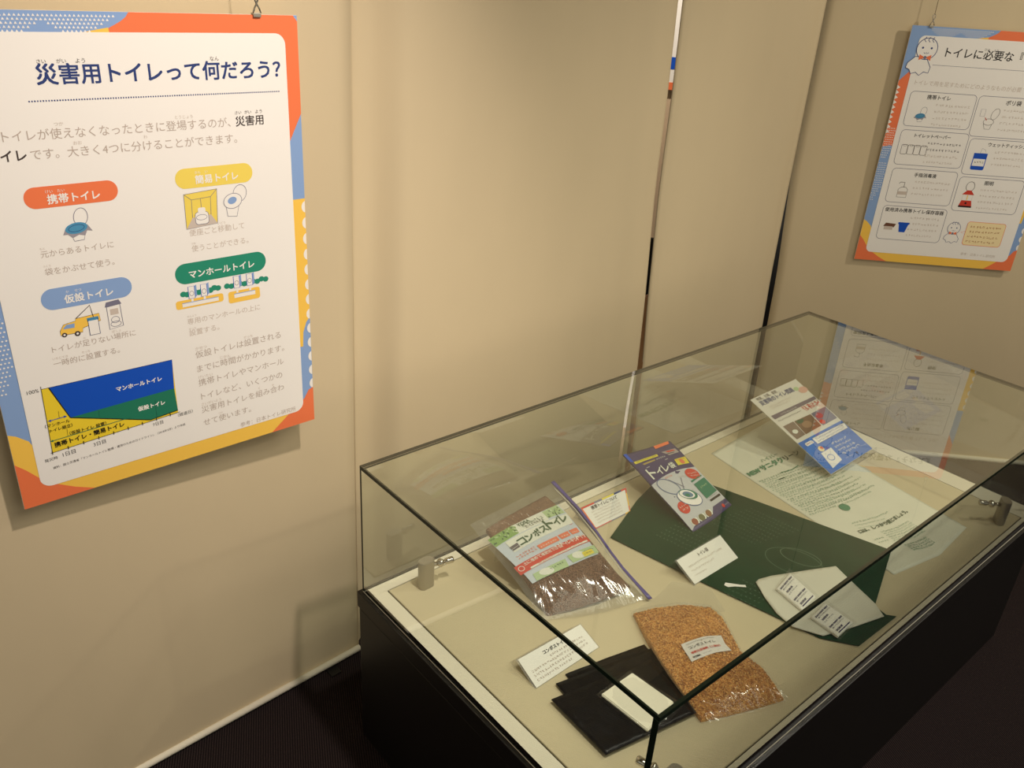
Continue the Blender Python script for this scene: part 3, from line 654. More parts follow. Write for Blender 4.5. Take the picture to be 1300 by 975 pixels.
SH = {"bag": {"T": [[0.258, 0.053, 0.1], [0.395, 0.043, 0.1], [0.541, 0.034, 0.1]], "R": [[0.541, 0.034, 0.1], [0.528, 0.139, 0.085], [0.515, 0.215, 0.068], [0.503, 0.279, 0.05], [0.5, 0.331, 0.03], [0.502, 0.409, 0.006]], "B": [[0.261, 0.318, 0.003], [0.332, 0.355, 0.003], [0.393, 0.38, 0.003], [0.502, 0.409, 0.006]], "L": [[0.258, 0.053, 0.1], [0.256, 0.111, 0.085], [0.262, 0.22, 0.045], [0.261, 0.318, 0.003]], "bulge": 0.022, "bt": 0.68, "pw": 0.7}, "pouch": {"T": [[0.802, 0.033, 0.095], [0.879, 0.047, 0.096], [0.971, 0.055, 0.095]], "R": [[0.971, 0.055, 0.095], [0.963, 0.094, 0.091], [0.954, 0.162, 0.072], [0.967, 0.224, 0.036], [0.975, 0.287, 0.006]], "B": [[0.79, 0.304, 0.004], [0.877, 0.3, 0.005], [0.975, 0.287, 0.006]], "L": [[0.802, 0.033, 0.095], [0.8, 0.099, 0.074], [0.797, 0.155, 0.055], [0.795, 0.25, 0.022], [0.79, 0.304, 0.004]], "bulge": 0.01}, "pamphlet": {"T": [[1.317, 0.075, 0.1365], [1.573, 0.069, 0.1365]], "R": [[1.573, 0.069, 0.1365], [1.575, 0.366, 0.02]], "B": [[1.328, 0.372, 0.02], [1.575, 0.366, 0.02]], "L": [[1.317, 0.075, 0.1365], [1.328, 0.372, 0.02]]}, "card2": {"T": [[0.125, 0.389, 0.025], [0.298, 0.391, 0.025]], "R": [[0.298, 0.391, 0.025], [0.301, 0.446, 0.002]], "B": [[0.122, 0.451, 0.002], [0.301, 0.446, 0.002]], "L": [[0.125, 0.389, 0.025], [0.122, 0.451, 0.002]]}, "card3": {"T": [[0.628, 0.378, 0.035], [0.797, 0.377, 0.035]], "R": [[0.797, 0.377, 0.035], [0.797, 0.438, 0.004]], "B": [[0.629, 0.438, 0.004], [0.797, 0.438, 0.004]], "L": [[0.628, 0.378, 0.035], [0.629, 0.438, 0.004]]}, "card1": {"T": [[0.58, 0.1, 0.045], [0.747, 0.102, 0.045]], "R": [[0.747, 0.102, 0.045], [0.726, 0.145, 0.002]], "B": [[0.594, 0.146, 0.002], [0.726, 0.145, 0.002]], "L": [[0.58, 0.1, 0.045], [0.594, 0.146, 0.002]]}, "brown": {"T": [[0.433, 0.417, 0.006], [0.489, 0.444, 0.012], [0.544, 0.474, 0.012], [0.584, 0.513, 0.012], [0.583, 0.551, 0.01]], "R": [[0.583, 0.551, 0.01], [0.516, 0.649, 0.018], [0.514, 0.706, 0.02], [0.499, 0.751, 0.015], [0.496, 0.773, 0.006]], "B": [[0.314, 0.706, 0.004], [0.369, 0.729, 0.004], [0.431, 0.752, 0.004], [0.496, 0.773, 0.006]], "L": [[0.433, 0.417, 0.006], [0.378, 0.524, 0.012], [0.349, 0.597, 0.012], [0.325, 0.671, 0.01], [0.314, 0.706, 0.004]], "bulge": 0.018, "pw": 0.7}, "whitebag": {"T": [[1.158, 0.077, 0.001], [1.533, 0.053, 0.001]], "R": [[1.533, 0.053, 0.001], [1.425, 0.724, 0.001]], "B": [[1.064, 0.705, 0.001], [1.24, 0.737, 0.001], [1.425, 0.724, 0.001]], "L": [[1.158, 0.077, 0.001], [1.102, 0.456, 0.001], [1.064, 0.705, 0.001]]}, "pk1": {"T": [[0.764, 0.568, 0.01], [0.841, 0.554, 0.01]], "R": [[0.841, 0.554, 0.01], [0.816, 0.64, 0.01]], "B": [[0.747, 0.648, 0.01], [0.816, 0.64, 0.01]], "L": [[0.764, 0.568, 0.01], [0.747, 0.648, 0.01]]}, "pk2": {"T": [[0.744, 0.672, 0.01], [0.814, 0.665, 0.01]], "R": [[0.814, 0.665, 0.01], [0.806, 0.739, 0.01]], "B": [[0.737, 0.743, 0.01], [0.806, 0.739, 0.01]], "L": [[0.744, 0.672, 0.01], [0.737, 0.743, 0.01]]}}
def _pl(P, t):
    L = [0]
    for a, b in zip(P, P[1:]): L.append(L[-1] + math.dist(a, b))
    x = t * L[-1]
    for i in range(len(P) - 1):
        if x <= L[i + 1] or i == len(P) - 2:
            k = (x - L[i]) / max(L[i + 1] - L[i], 1e-9); return [a + (b - a) * k for a, b in zip(P[i], P[i + 1])]
def coons(q, s, t):
    T_, R_, B_, L_ = q['T'], q['R'], q['B'], q['L']
    a = _pl(T_, s); b = _pl(B_, s); c = _pl(L_, t); d = _pl(R_, t)
    o = [(1 - t) * a[i] + t * b[i] + (1 - s) * c[i] + s * d[i] - ((1 - s) * (1 - t) * T_[0][i] + s * (1 - t) * T_[-1][i] + (1 - s) * t * B_[0][i] + s * t * B_[-1][i]) for i in range(3)]
    if q.get('bulge'):
        def wf(x, m):
            x = min(max(x, 0), 1); y = x / m * .5 if x < m else .5 + (x - m) / (1 - m) * .5
            return max(math.sin(PI * y), 0) ** q.get('pw', 1)
        o[2] += q['bulge'] * wf(s, q.get('bs', .5)) * wf(t, q.get('bt', .5))
    return o
def surf(q, L):
    """surface function in item space with lift along the local normal"""
    def f(s, t, l):
        p = Vector(L(*coons(q, s, t)))
        if l:
            e_ = .01
            du = Vector(L(*coons(q, min(s + e_, 1.05), t))) - Vector(L(*coons(q, s - e_, t))); dv = Vector(L(*coons(q, s, min(t + e_, 1.05)))) - Vector(L(*coons(q, s, t - e_)))
            n = dv.cross(du); n.normalize()
            if n.z < 0: n = -n
            p = p + n * l
        return tuple(p)
    return f
def patch(name, f, m, parent, c=((0, 0), (1, 0), (1, 1), (0, 1)), lift=0, n=30, k=30, wr=0, ws=40, floorz=None, close=None, smooth=True, mask=None):
    vs = []; fs = []
    for j in range(k + 1):
        for i in range(n + 1):
            a, b = i / n, j / k
            s, t = [(1 - b) * ((1 - a) * c[0][q] + a * c[1][q]) + b * ((1 - a) * c[3][q] + a * c[2][q]) for q in (0, 1)]
            p = Vector(f(s, t, lift))
            if wr: p.z += wr * (mnoise.noise(p * ws) + .6 * mnoise.noise(Vector((p.x * ws * 2.6, p.y * ws * .7, 3.1)))) * min(1, 6 * min(a, 1 - a, b, 1 - b) + .15)
            vs.append(p)
    for j in range(k):
        for i in range(n): fs.append((j * (n + 1) + i, (j + 1) * (n + 1) + i, (j + 1) * (n + 1) + i + 1, j * (n + 1) + i + 1))
    if close is not None:   # underside, so that the thing has a body
        N = len(vs); per = list(range(n + 1)) + [(j) * (n + 1) + n for j in range(1, k + 1)] + [k * (n + 1) + i for i in range(n - 1, -1, -1)] + [j * (n + 1) for j in range(k - 1, 0, -1)]
        for i in per: vs.append(Vector((vs[i].x, vs[i].y, close if close >= 0 else vs[i].z + close)))
        P_n = len(per)
        for i in range(P_n): fs.append((per[i], per[(i + 1) % P_n], N + (i + 1) % P_n, N + i))
        fs.append([N + i for i in range(P_n)])
    me = bpy.data.meshes.new(name); me.from_pydata(vs, [], fs); me.update()
    if smooth:
        for p in me.polygons[:n * k]: p.use_smooth = True
    return link(name, me, [m], parent)
def grains(name, f, m, parent, c, N, size, lift, seed):
    rnd = random.Random(seed); vs = []; fs = []; mi = []
    for _ in range(N):
        a, b = rnd.random(), rnd.random()
        s, t = [(1 - b) * ((1 - a) * c[0][q] + a * c[1][q]) + b * ((1 - a) * c[3][q] + a * c[2][q]) for q in (0, 1)]
        p = Vector(f(s, t, lift)); 
        d = Vector((rnd.gauss(0, 1), rnd.gauss(0, 1), rnd.gauss(0, .4))).normalized(); g = size * (.6 + .9 * rnd.random())
        x = d * g; y = d.cross(Vector((0, 0, 1))).normalized() * g * .38; B = len(vs)
        vs += [p + x, p - x * .8 + y, p - x * .8 - y, p + Vector((0, 0, g * .5))]
        fs += [(B, B + 1, B + 3), (B + 1, B + 2, B + 3), (B + 2, B, B + 3)]; mi += [rnd.randrange(len(m))] * 3
    me = bpy.data.meshes.new(name); me.from_pydata(vs, [], fs); me.polygons.foreach_set('material_index', mi); me.update()
    return tag(link(name, me, m, parent), kind='stuff')

# ---- clear zip bag of compost material with a printed label
q = SH['bag']; r, L = item('zip_bag', .38, .2, 'clear bag of brown sawdust with red and green label and purple zip strip', 'bag')
F = surf(q, L)
SAW = grain_mat('sawdust', (152, 112, 84), (96, 66, 48), 420)
FILM = film_mat('clear_bag_film', haze=.035, rough=.10, gloss=.03, bs=15, bd=.004, st=(1.6, .4, 1))
FILM2 = film_mat('clear_bag_back_film', haze=.05, rough=.2, gloss=.01)
patch('sawdust', F, SAW, r, ((.10, .10), (.83, .06), (.93, .90), (.07, .95)), lift=-.004, wr=.0012, ws=70, close=-.010)
grains('loose_sawdust', F, [SAW, mat('pale_chip', (176, 136, 104)), mat('dark_chip', (92, 62, 46))], r, ((.10, .64), (.87, .62), (.93, .90), (.07, .95)), 2600, .0016, -.0028, 3)
A = Art(F, r, step=.0004, asp=.77)
A.part('printed_label')
PB = P_('pack_pale_blue', (196, 206, 214)); PG = P_('leaf_green', (134, 170, 96)); PG2 = P_('leaf_pale', (176, 200, 150)); DG = P_('dark_green_lettering', (58, 92, 62)); OR2 = P_('coral', (228, 122, 88)); YL2 = P_('lemon', (226, 210, 70)); PW = P_('pack_white', (226, 228, 214)); GRB = P_('grey_block', (96, 90, 96))
A.quad([(.035, .207), (.845, .187), (.853, .648), (.10, .705)], PB, 0, 16, 12)
A.quad([(.035, .207), (.326, .196), (.302, .285), (.05, .30)], PG, 1, 8, 3); A.quad([(.638, .199), (.828, .186), (.835, .275), (.64, .27)], PG2, 1, 6, 3); A.quad([(.30, .20), (.64, .195), (.64, .285), (.28, .29)], PW, 1, 8, 3)
for k in range(60):
    rn_ = random.Random(k); x = rn_.choice((.05 + .25 * rn_.random(), .65 + .17 * rn_.random())); A.disc(x, .212 + .06 * rn_.random(), .012, .007, rn_.choice((PG2, DG, PG)), 1.6, rn_.random() * 3)
A.quad([(.139, .301), (.843, .288), (.832, .373), (.147, .416)], PW, 2, 14, 3)
A.quad([(.14, .36), (.225, .352), (.225, .375), (.142, .385)], GRB, 3, 2, 1); A.quad([(.145, .388), (.225, .378), (.225, .395), (.148, .402)], GRB, 3, 2, 1)
for k, ch in enumerate('コンポストイレ'): x = .238 + k * .0835; A.text(ch, (x, .392 - k * .0078), (x + .073, .386 - k * .0078), DG, 3.5, .02)
A.text('YOSA', (.34, .237), (.47, .233), DG, 3, .02); A.scribble((.36, .257), (.60, .251), 8, DG, 3, 1.25); A.scribble((.39, .279), (.60, .273), 7, INK, 3, 1.3)
A.line([(.23, .405), (.82, .380)], RED, .004, 3)
for a, b in ((.352, .578), (.594, .712), (.724, .824)):
    A.quad([(a, .446 - (a - .35) * .06), (b, .446 - (b - .35) * .06), (b, .486 - (b - .35) * .06), (a + .01, .486 - (a - .35) * .06)], OR2, 3, 5, 1)
    A.scribble((a + .02, .478 - (a - .35) * .06), (b - .02, .478 - (b - .35) * .06), int((b - a) / .032), PW, 4)
A.scribble((.13, .468), (.34, .456), 7, OR2, 3); A.scribble((.13, .49), (.34, .478), 7, OR2, 3)
A.quad([(.053, .525), (.847, .484), (.864, .545), (.057, .608)], RED, 3, 18, 4)
A.ring(A.ell(.10, .562, .026, .026), PW, .006, 4)
for k, ch in enumerate('土に埋めて堆肥化できるトイレキットです'): x = .14 + k * .0378; A.text(ch, (x, .552 - k * .0024), (x + .034, .5505 - k * .0024), PW, 4.2, .01)
A.quad([(.17, .583), (.83, .531), (.835, .543), (.172, .597)], PW, 4, 16, 1); A.scribble((.25, .588), (.78, .545), 22, RED, 5)
for c in ([(.15, .640), (.50, .618), (.49, .678), (.147, .700)], [(.534, .602), (.866, .578), (.868, .640), (.548, .662)]):
    A.quad(c, PG2, 3, 8, 2); 
    A.disc((c[0][0] + c[1][0]) / 2 - .05, (c[0][1] + c[2][1]) / 2, .07, .035, PW, 4, .1); A.scribble((c[0][0] + .16, c[0][1] + .02), (c[1][0] - .03, c[1][1] + .03), 6, DG, 4)
A.quad([(.688, .614), (.81, .603), (.816, .635), (.69, .648)], YL2, 5, 4, 1); A.scribble((.70, .635), (.80, .628), 5, DG, 5.6)
A.done()
patch('film_front', F, FILM, r, lift=.0035, n=60, k=60, wr=.0028, ws=24)
def bag_bottom(name, q, L, parent, m, z=.0012, n=14):
    vs = []; fs = []
    for j in range(n + 1):
        for i in range(n + 1):
            a = coons({k_: v_ for k_, v_ in q.items() if k_ in 'TRBL'}, i / n, j / n); p = Vector(L(*a)); p.z = max(p.z - .022 * math.sin(PI * j / n) * math.sin(PI * i / n) - .0005, z); vs.append(p)
    for j in range(n):
        for i in range(n): fs.append((j * (n + 1) + i, j * (n + 1) + i + 1, (j + 1) * (n + 1) + i + 1, (j + 1) * (n + 1) + i))
    me = bpy.data.meshes.new(name); me.from_pydata(vs, [], fs); me.update(); return link(name, me, [m], parent)
bag_bottom('film_back', q, L, r, FILM2)
PURP = mat('purple_zip_plastic', (84, 74, 138), rough=.35)
patch('zip_strip', F, PURP, r, ((.972, -.01), (1.012, -.01), (1.012, 1.01), (.972, 1.01)), lift=.005, n=4, k=40, close=-.002)
patch('zip_seam', F, mat('milky_zip_edge', (190, 186, 176), rough=.4), r, ((.945, .05), (.955, .05), (.955, .97), (.945, .97)), lift=.0042, n=2, k=40, close=-.001)
# acrylic rest under it
ACR = film_mat('clear_acrylic', haze=.03, rough=.02, gloss=.03, bd=0)
bm = bmesh.new(); a = [L(.30, .10, .003), L(.50, .09, .003), L(.49, .09, .060), L(.31, .095, .060)]
def wall_prism(bm, pts, off):
    v0 = [bm.verts.new(p) for p in pts]; v1 = [bm.verts.new(Vector(p) + Vector(off)) for p in pts]; n = len(pts)
    bm.faces.new(v0); bm.faces.new(list(reversed(v1)))
    for i in range(n): bm.faces.new((v0[i], v1[i], v1[(i + 1) % n], v0[(i + 1) % n]))
wall_prism(bm, a, (0, .002, 0)); st = obj('bag_rest', bm, ACR, r)

# ---- toilet bag pouch
q = SH['pouch']; r, L = item('toilet_bag_pouch', .88, .17, 'purple and white printed pouch with a drawing of a toilet, propped on the green sheet', 'pouch')
F = surf(q, L)
PUR = mat('pouch_purple', (70, 62, 104), rough=.35, spec=.5); PWH = mat('pouch_pale_grey', (196, 198, 200), rough=.35, spec=.5)
patch('pouch_body', F, PUR, r, n=24, k=30, wr=.0008, ws=40, close=-.004)
A = Art(F, r, step=.0005, asp=.70)
A.part('pouch_print')
vs_ = []; n_ = 14
lower = []
for j in range(2):
    pass
def top_curve(x): return .425 + .02 * x - .03 * math.sin(PI * min(max((x + .1) / 1.0, 0), 1))
pts = []; fs = []
for i in range(n_ + 1):
    x = .0 + .995 * i / n_; y0 = top_curve(x)
    yb = .985 - .04 * min(1, x / .15) if x < .6 else .905
    for j in range(13): pts.append((x, y0 + (yb - y0) * j / 12))
for i in range(n_):
    for j in range(12): fs.append((i * 13 + j, (i + 1) * 13 + j, (i + 1) * 13 + j + 1, i * 13 + j + 1))
A.add(pts, fs, PWH, 1)
A.quad([(.62, .005), (.96, .0), (.93, .045), (.60, .055)], ORANGE, 2, 4, 1)
A.quad([(.63, .128), (.94, .140), (.95, .205), (.71, .205)], P_('photo_grey', (168, 160, 158)), 2, 4, 2); A.quad([(.70, .14), (.88, .15), (.90, .17), (.74, .165)], RED, 3, 3, 1); A.quad([(.68, .175), (.85, .183), (.86, .192), (.70, .185)], INK, 3, 3, 1)
A.quad([(.046, .119), (.52, .131), (.508, .163), (.05, .148)], YL2, 2, 6, 1); A.scribble((.08, .143), (.48, .156), 12, DG, 3)
A.quad([(.15, .176), (.40, .182), (.39, .200), (.16, .196)], P_('dull_gold', (170, 150, 90)), 2, 4, 1); A.scribble((.42, .203), (.62, .207), 5, PW, 3); A.line([(.15, .235), (.62, .238)], PW, .006, 2)
for k, ch in enumerate('トイレ袋'): A.text(ch, (.10 + k * .138, .373 - k * .002), (.10 + k * .138 + .115, .373 - k * .002), PW, 3, .012)
A.quad([(.715, .28), (.985, .285), (.955, .385), (.685, .365)], YL2, 2, 4, 2); A.disc(.83, .335, .05, .05, OR2, 3); A.scribble((.73, .31), (.95, .315), 6, RED, 3)
A.disc(.80, .515, .145, .10, RED, 3, .15); A.scribble((.70, .51), (.92, .53), 6, PW, 4); A.scribble((.72, .545), (.90, .56), 5, PW, 4)
A.disc(.165, .765, .095, .095, RED, 3); A.scribble((.10, .755), (.24, .76), 4, PW, 4); A.scribble((.10, .79), (.24, .795), 4, PW, 4)
# the drawn toilet seat and lid
A.ring(A.ell(.22, .52, .18, .11, .9), P_('slate_blue', (96, 112, 150)), .012, 3)
A.disc(.38, .715, .20, .125, WPR, 3.5, .55); A.ring(A.ell(.38, .715, .20, .125, .55), P_('slate_blue', (96, 112, 150)), .012, 4)
A.disc(.40, .68, .155, .08, GGREEN, 4.5, .5); A.disc(.38, .675, .125, .065, WPR, 5, .5); A.disc(.385, .68, .085, .045, P_('steel_blue', (90, 124, 150)), 5.5, .5); A.disc(.37, .685, .04, .025, GGREEN, 6, .5)
A.line([(.30, .46), (.44, .60)], OUT, .01, 4); A.line([(.52, .50), (.40, .62)], OUT, .01, 4); A.scribble((.27, .44), (.42, .45), 4, OR2, 4); A.scribble((.50, .50), (.66, .53), 4, LGREY, 4)
A.quad([(.638, .58), (.955, .56), (.95, .575), (.64, .60)], GGREEN, 3, 3, 1)
A.quad([(.64, .625), (.965, .60), (.978, .79), (.645, .81)], GGREEN, 3, 4, 3); A.scribble((.70, .70), (.90, .69), 4, PG2, 4)
A.quad([(.68, .835), (.965, .83), (.96, .855), (.68, .857)], INK, 3, 3, 1); A.scribble((.70, .80 + .02), (.93, .815), 9, DGREY, 3)
for x, m in ((.14, ('food_red', (150, 84, 60))), (.30, ('food_green', (112, 110, 70))), (.46, ('food_brown', (140, 100, 64)))):
    A.rrect(x - .06, .90, x + .09, .96, .02, PW, 3); A.disc(x + .01, .93, .055, .05, P_(*m), 4)
A.disc(.84, .955, .03, .03, RED, 2); A.text('サンコー', (.88, .965), (.99, .965), PW, 2.5)
A.quad([(-.0, .0), (.06, .0), (.05, .12), (.0, .10)], RBLUE, 2, 2, 2)
A.done()
bm = bmesh.new(); tube(bm, [L(.875, .10, .001), L(.88, .08, .07)], .0016, 8); obj('prop_rod', bm, ACR, r)

# ---- pamphlet on an acrylic stand
q = SH['pamphlet']; r, L = item('acrylic_stand', 1.45, .25, 'clear acrylic stand under the blue and white leaflet at the far end', 'stand')
F = surf(q, L)
patch('back_plate', F, ACR, r, ((.2, .1), (.8, .1), (.8, 1.0), (.2, 1.0)), lift=-.004, n=2, k=2, close=-.002, smooth=False)
bm = bmesh.new(); wall_prism(bm, [L(1.40, .375, .0), L(1.60, .37, .0), L(1.60, .37, .018), L(1.40, .375, .018)], (0, .003, 0)); obj('front_lip', bm, ACR, r)
bm = bmesh.new(); wall_prism(bm, [L(1.36, .10, .0), L(1.36, .37, .0), L(1.36, .37, .012), L(1.36, .12, .105)], (.003, 0, 0)); obj('side_support', bm, ACR, r); bm = bmesh.new(); wall_prism(bm, [L(1.53, .10, .0), L(1.53, .37, .0), L(1.53, .37, .012), L(1.53, .12, .105)], (.003, 0, 0)); obj('side_support', bm, ACR, r)
r, L = item('leaflet', 1.45, .25, 'leaflet with white upper half and blue lower half, tilted on a stand', 'leaflet')
F = surf(q, L)
patch('sheet', F, mat('leaflet_paper', (222, 218, 206), rough=.35), r, n=1, k=1, close=-.002, smooth=False)
A = Art(F, r, step=.0004, asp=.79)
A.part('leaflet_print')
LB = P_('leaflet_blue', (66, 118, 204), .3)
A.text('災害時のトイレ問題', (.075, .108), (.78, .112), NAVY, 2, .01); A.text('地震、台風、豪雨…', (.085, .045), (.55, .05), DGREY, 2)
A.scribble((.15, .165), (.62, .17), 14, LGREY, 2); A.scribble((.15, .19), (.55, .195), 12, LGREY, 2)
A.disc(.93, .14, .09, .05, P_('blush', (214, 168, 150)), 1.5); A.disc(.84, .10, .05, .03, PG2, 1.6)
A.quad([(.04, .243), (.99, .255), (.985, .292), (.045, .292)], P_('mauve_grey', (112, 100, 112)), 2, 4, 1); A.scribble((.2, .283), (.55, .286), 12, PW, 3)
A.scribble((.06, .335), (.55, .34), 16, DGREY, 2); A.scribble((.60, .335), (.97, .345), 7, RED, 2, 1.3); A.scribble((.62, .36), (.95, .37), 7, RED, 2, 1.2)
A.quad([(.048, .39), (.27, .392), (.24, .56), (.048, .565)], P_('photo_taupe', (132, 114, 100)), 2, 2, 2); A.disc(.14, .49, .05, .03, PW, 3)
A.quad([(.285, .395), (.635, .405), (.612, .558), (.252, .562)], P_('photo_brown', (124, 96, 74)), 2, 2, 2); A.disc(.42, .48, .09, .05, P_('photo_tan', (160, 128, 100)), 3); A.quad([(.30, .40), (.46, .41), (.40, .45), (.31, .44)], DG, 2.6, 1, 1)
A.quad([(.65, .403), (.985, .405), (.98, .565), (.64, .566)], P_('photo_blue_grey', (120, 116, 134)), 2, 2, 2); A.disc(.74, .46, .07, .04, P_('photo_rose', (168, 72, 86)), 3); A.disc(.69, .53, .05, .035, RED, 3); A.disc(.88, .50, .06, .05, OUT, 3)
A.quad([(0, .602), (1, .608), (1, 1), (0, 1)], LB, 1.5, 2, 2)
A.poly([(.27, .625), (.99, .640), (.975, .705), (.27, .70)], WPR, 3); A.ring([(.27, .625), (.99, .640), (.975, .705), (.27, .70)], OUT, .006, 3.4); A.scribble((.31, .66), (.95, .668), 20, NAVY, 4); A.scribble((.31, .69), (.93, .694), 20, NAVY, 4)
A.rrect(.08, .635, .24, .672, .02, WPR, 3); A.scribble((.10, .665), (.22, .665), 4, RED, 4)
A.poly([(.17, .79), (.40, .79), (.37, .94), (.11, .965)], WPR, 3); A.ring(A.ell(.25, .87, .06, .04), LB, .008, 4); A.disc(.24, .755, .05, .04, CREAM, 3.4); A.disc(.26, .75, .025, .02, OR2, 4)
for k in range(4): A.scribble((.46, .78 + k * .045), (.80 + .02 * k, .79 + k * .045), 9, WPR, 3, 1.2)
A.scribble((.45, .955), (.62, .96), 8, WPR, 3); A.scribble((.84, .93), (.98, .935), 8, WPR, 3); A.disc(.70, .955, .02, .02, NAVY, 3)
A.done()

# ---- caption cards
def card(key, u_, v_, label, body):
    q = SH[key]; r, L = item('caption_card', u_, v_, label, 'card', 'small white caption cards in clear holders')
    F = surf(q, L)
    patch('holder', F, film_mat('acrylic_card_holder', haze=.12, rough=.05, gloss=.05, bd=0), r, ((-.02, -.04), (1.02, -.04), (1.02, 1.02), (-.02, 1.02)), lift=-.0008, n=2, k=2, close=-.002, smooth=False)
    patch('card_face', F, mat('card_paper', (232, 230, 220), rough=.5), r, n=1, k=1, lift=.0004, close=-.001, smooth=False)
    h = q['T'][0][2]; t0, t1 = q['T'][0], q['T'][-1]
    bm = bmesh.new()
    wall_prism(bm, [L(t0[0], t0[1], h - .001), L(t1[0], t1[1], h - .001), L(t1[0], t1[1] - .022, .0005), L(t0[0], t0[1] - .022, .0005)], (0, .0015, 0)); obj('back_leg', bm, ACR, r)
    A = Art(F, r, step=.0004, asp=2.7); A.part('caption_print'); body(A); A.done()
def body2(A):
    A.text('コンポストイレ', (.33, .26), (.70, .26), INK, 3, .01)
    for k in range(4): A.scribble((.06 + .32 * (k == 0), .43 + k * .15), (.92 - .3 * (k == 3), .43 + k * .15), 22 - 7 * (k == 0) - 7 * (k == 3), GREY, 3)
card('card2', .21, .42, 'white caption card nearest the camera, with small dark title, left of the black bags', body2)
def body3(A):
    A.text('トイレ袋', (.40, .26), (.62, .26), DGREY, 3, .005)
    for k in range(3): A.scribble((.10, .45 + k * .17), (.86 - .25 * k, .46 + k * .17), 20 - 5 * k, LGREY, 3)
card('card3', .71, .41, 'white caption card with faint text standing on the dark green sheet', body3)
def body1(A):
    for a, b, m in (((.0, .02), (.28, .02), RED), ((.28, .02), (.45, .02), OUT), ((.45, .02), (.72, .02), YL2), ((.72, .02), (.88, .02), NAVY), ((.88, .02), (1, .02), RED)): A.line([a, b], m, .025, 3)
    A.line([(.985, .0), (.985, .2)], RED, .025, 3.2); A.line([(.985, .2), (.985, .75)], YEL, .025, 3); A.line([(.985, .75), (.985, 1)], ORANGE, .025, 3); A.line([(0, .98), (.45, .98)], RED, .012, 3); A.line([(.45, .98), (.85, .98)], OUT, .012, 3); A.line([(.85, .98), (1, .98)], YEL, .02, 3); A.line([(.012, 0), (.012, 1)], ORANGE, .025, 3)
    A.text('携帯トイレについて', (.18, .24), (.76, .24), INK, 3, .005)
    for k in range(5): A.scribble((.14, .37 + k * .12), (.80, .37 + k * .12), 20, LGREY, 3)
card('card1', .66, .13, 'white caption card with a thin coloured frame, standing behind the zip bag', body1)

# ---- sheets lying flat
def flat(name, poly, h, t, m, label, cat, group=None, wr=0, parent=None, cuts=26, seed=0):
    cu_ = sum(p[0] for p in poly) / len(poly); cv_ = sum(p[1] for p in poly) / len(poly)
    o_, L = item(name, cu_, cv_, label, cat, group)
    COL.objects.unlink(o_); bpy.data.objects.remove(o_)
    bm = bmesh.new(); prism(bm, [L(*p)[:2] for p in poly], 0, t)
    top = [e_ for e_ in bm.edges]
    if wr:
        bmesh.ops.triangulate(bm, faces=[f for f in bm.faces if len(f.verts) > 4])
        for _ in range(4): bmesh.ops.subdivide_edges(bm, edges=[e_ for e_ in bm.edges if e_.calc_length() > .016 and max(v.co.z for v in e_.verts) > t * .5], cuts=1); bmesh.ops.triangulate(bm, faces=[f for f in bm.faces if len(f.verts) > 3])
        for v in bm.verts:
            if v.co.z > t * .5: v.co.z += wr * (1 + mnoise.noise(Vector((v.co.x * 22, v.co.y * 30, seed))) + .5 * mnoise.noise(Vector((v.co.x * 60, v.co.y * 60, seed))))
    o = obj(name, bm, m, None, smooth=bool(wr)); o.location = w(cu_, cv_, h); o.rotation_euler = (0, 0, PHI)
    tag(o, label, cat, group); return o, L, h + t
q = SH['whitebag']
r, L = item('plastic_bag', 1.28, .4, 'pale translucent plastic bag with green printing, lying flat at the right', 'bag')
F = surf(q, L)
WB = mat('milky_white_plastic', (224, 224, 206), rough=.35, spec=.5, noise=(9, .04))
patch('bag_sheet', F, WB, r, n=40, k=50, wr=.0006, ws=30, close=0.0)
GP = P_('bag_green_ink', (84, 140, 108)); GPL = P_('bag_pale_green_ink', (142, 176, 150)); GPD = P_('bag_dark_green_ink', (52, 84, 66))
A = Art(F, r, step=.0008, asp=.50)
A.part('bag_print')
A.text('NEW', (.03, .238), (.17, .243), GP, 2, .035, 1.2); A.text('サニタク', (.19, .243), (.47, .252), GP, 2, .03, 1.1); A.text('リーン', (.49, .253), (.69, .262), GPD, 2, .02)
A.text('ハイパー', (.28, .200), (.50, .207), GP, 2)
for k in range(22):
    y = .30 + k * .0135; a = .03 + .01 * (k % 3); b = .85 - .25 * ((k * 7) % 5) / 5
    A.scribble((a, y - .005), (b, y + .045), int((b - a) * 38), GPL if k % 4 else GP, 2)
A.disc(.36, .617, .045, .045, GP, 2); A.line([(.30, .30), (.42, .315), (.52, .31)], GP, .008, 2); A.line([(.20, .33), (.27, .335)], GPD, .01, 2); A.disc(.70, .40, .04, .02, GPD, 2)
for k in range(3): A.scribble((.23, .71 + k * .016), (.62 - .1 * k, .745 + k * .012), 16, GPL, 2)
A.text('口は、しっかり閉じましょう。', (.19, .765), (.76, .795), GPD, 2, .02)
for k in range(7): A.scribble((.335, .805 + k * .012), (.66, .83 + k * .012), 16, GP if k % 3 == 0 else GPL, 2)
A.scribble((.21, .825), (.31, .832), 5, GP, 2); A.scribble((.21, .845), (.31, .852), 5, GP, 2)
for k in range(4): A.scribble((.36, .905 + k * .012), (.60, .925 + k * .012), 10, GP, 2)
A.done()

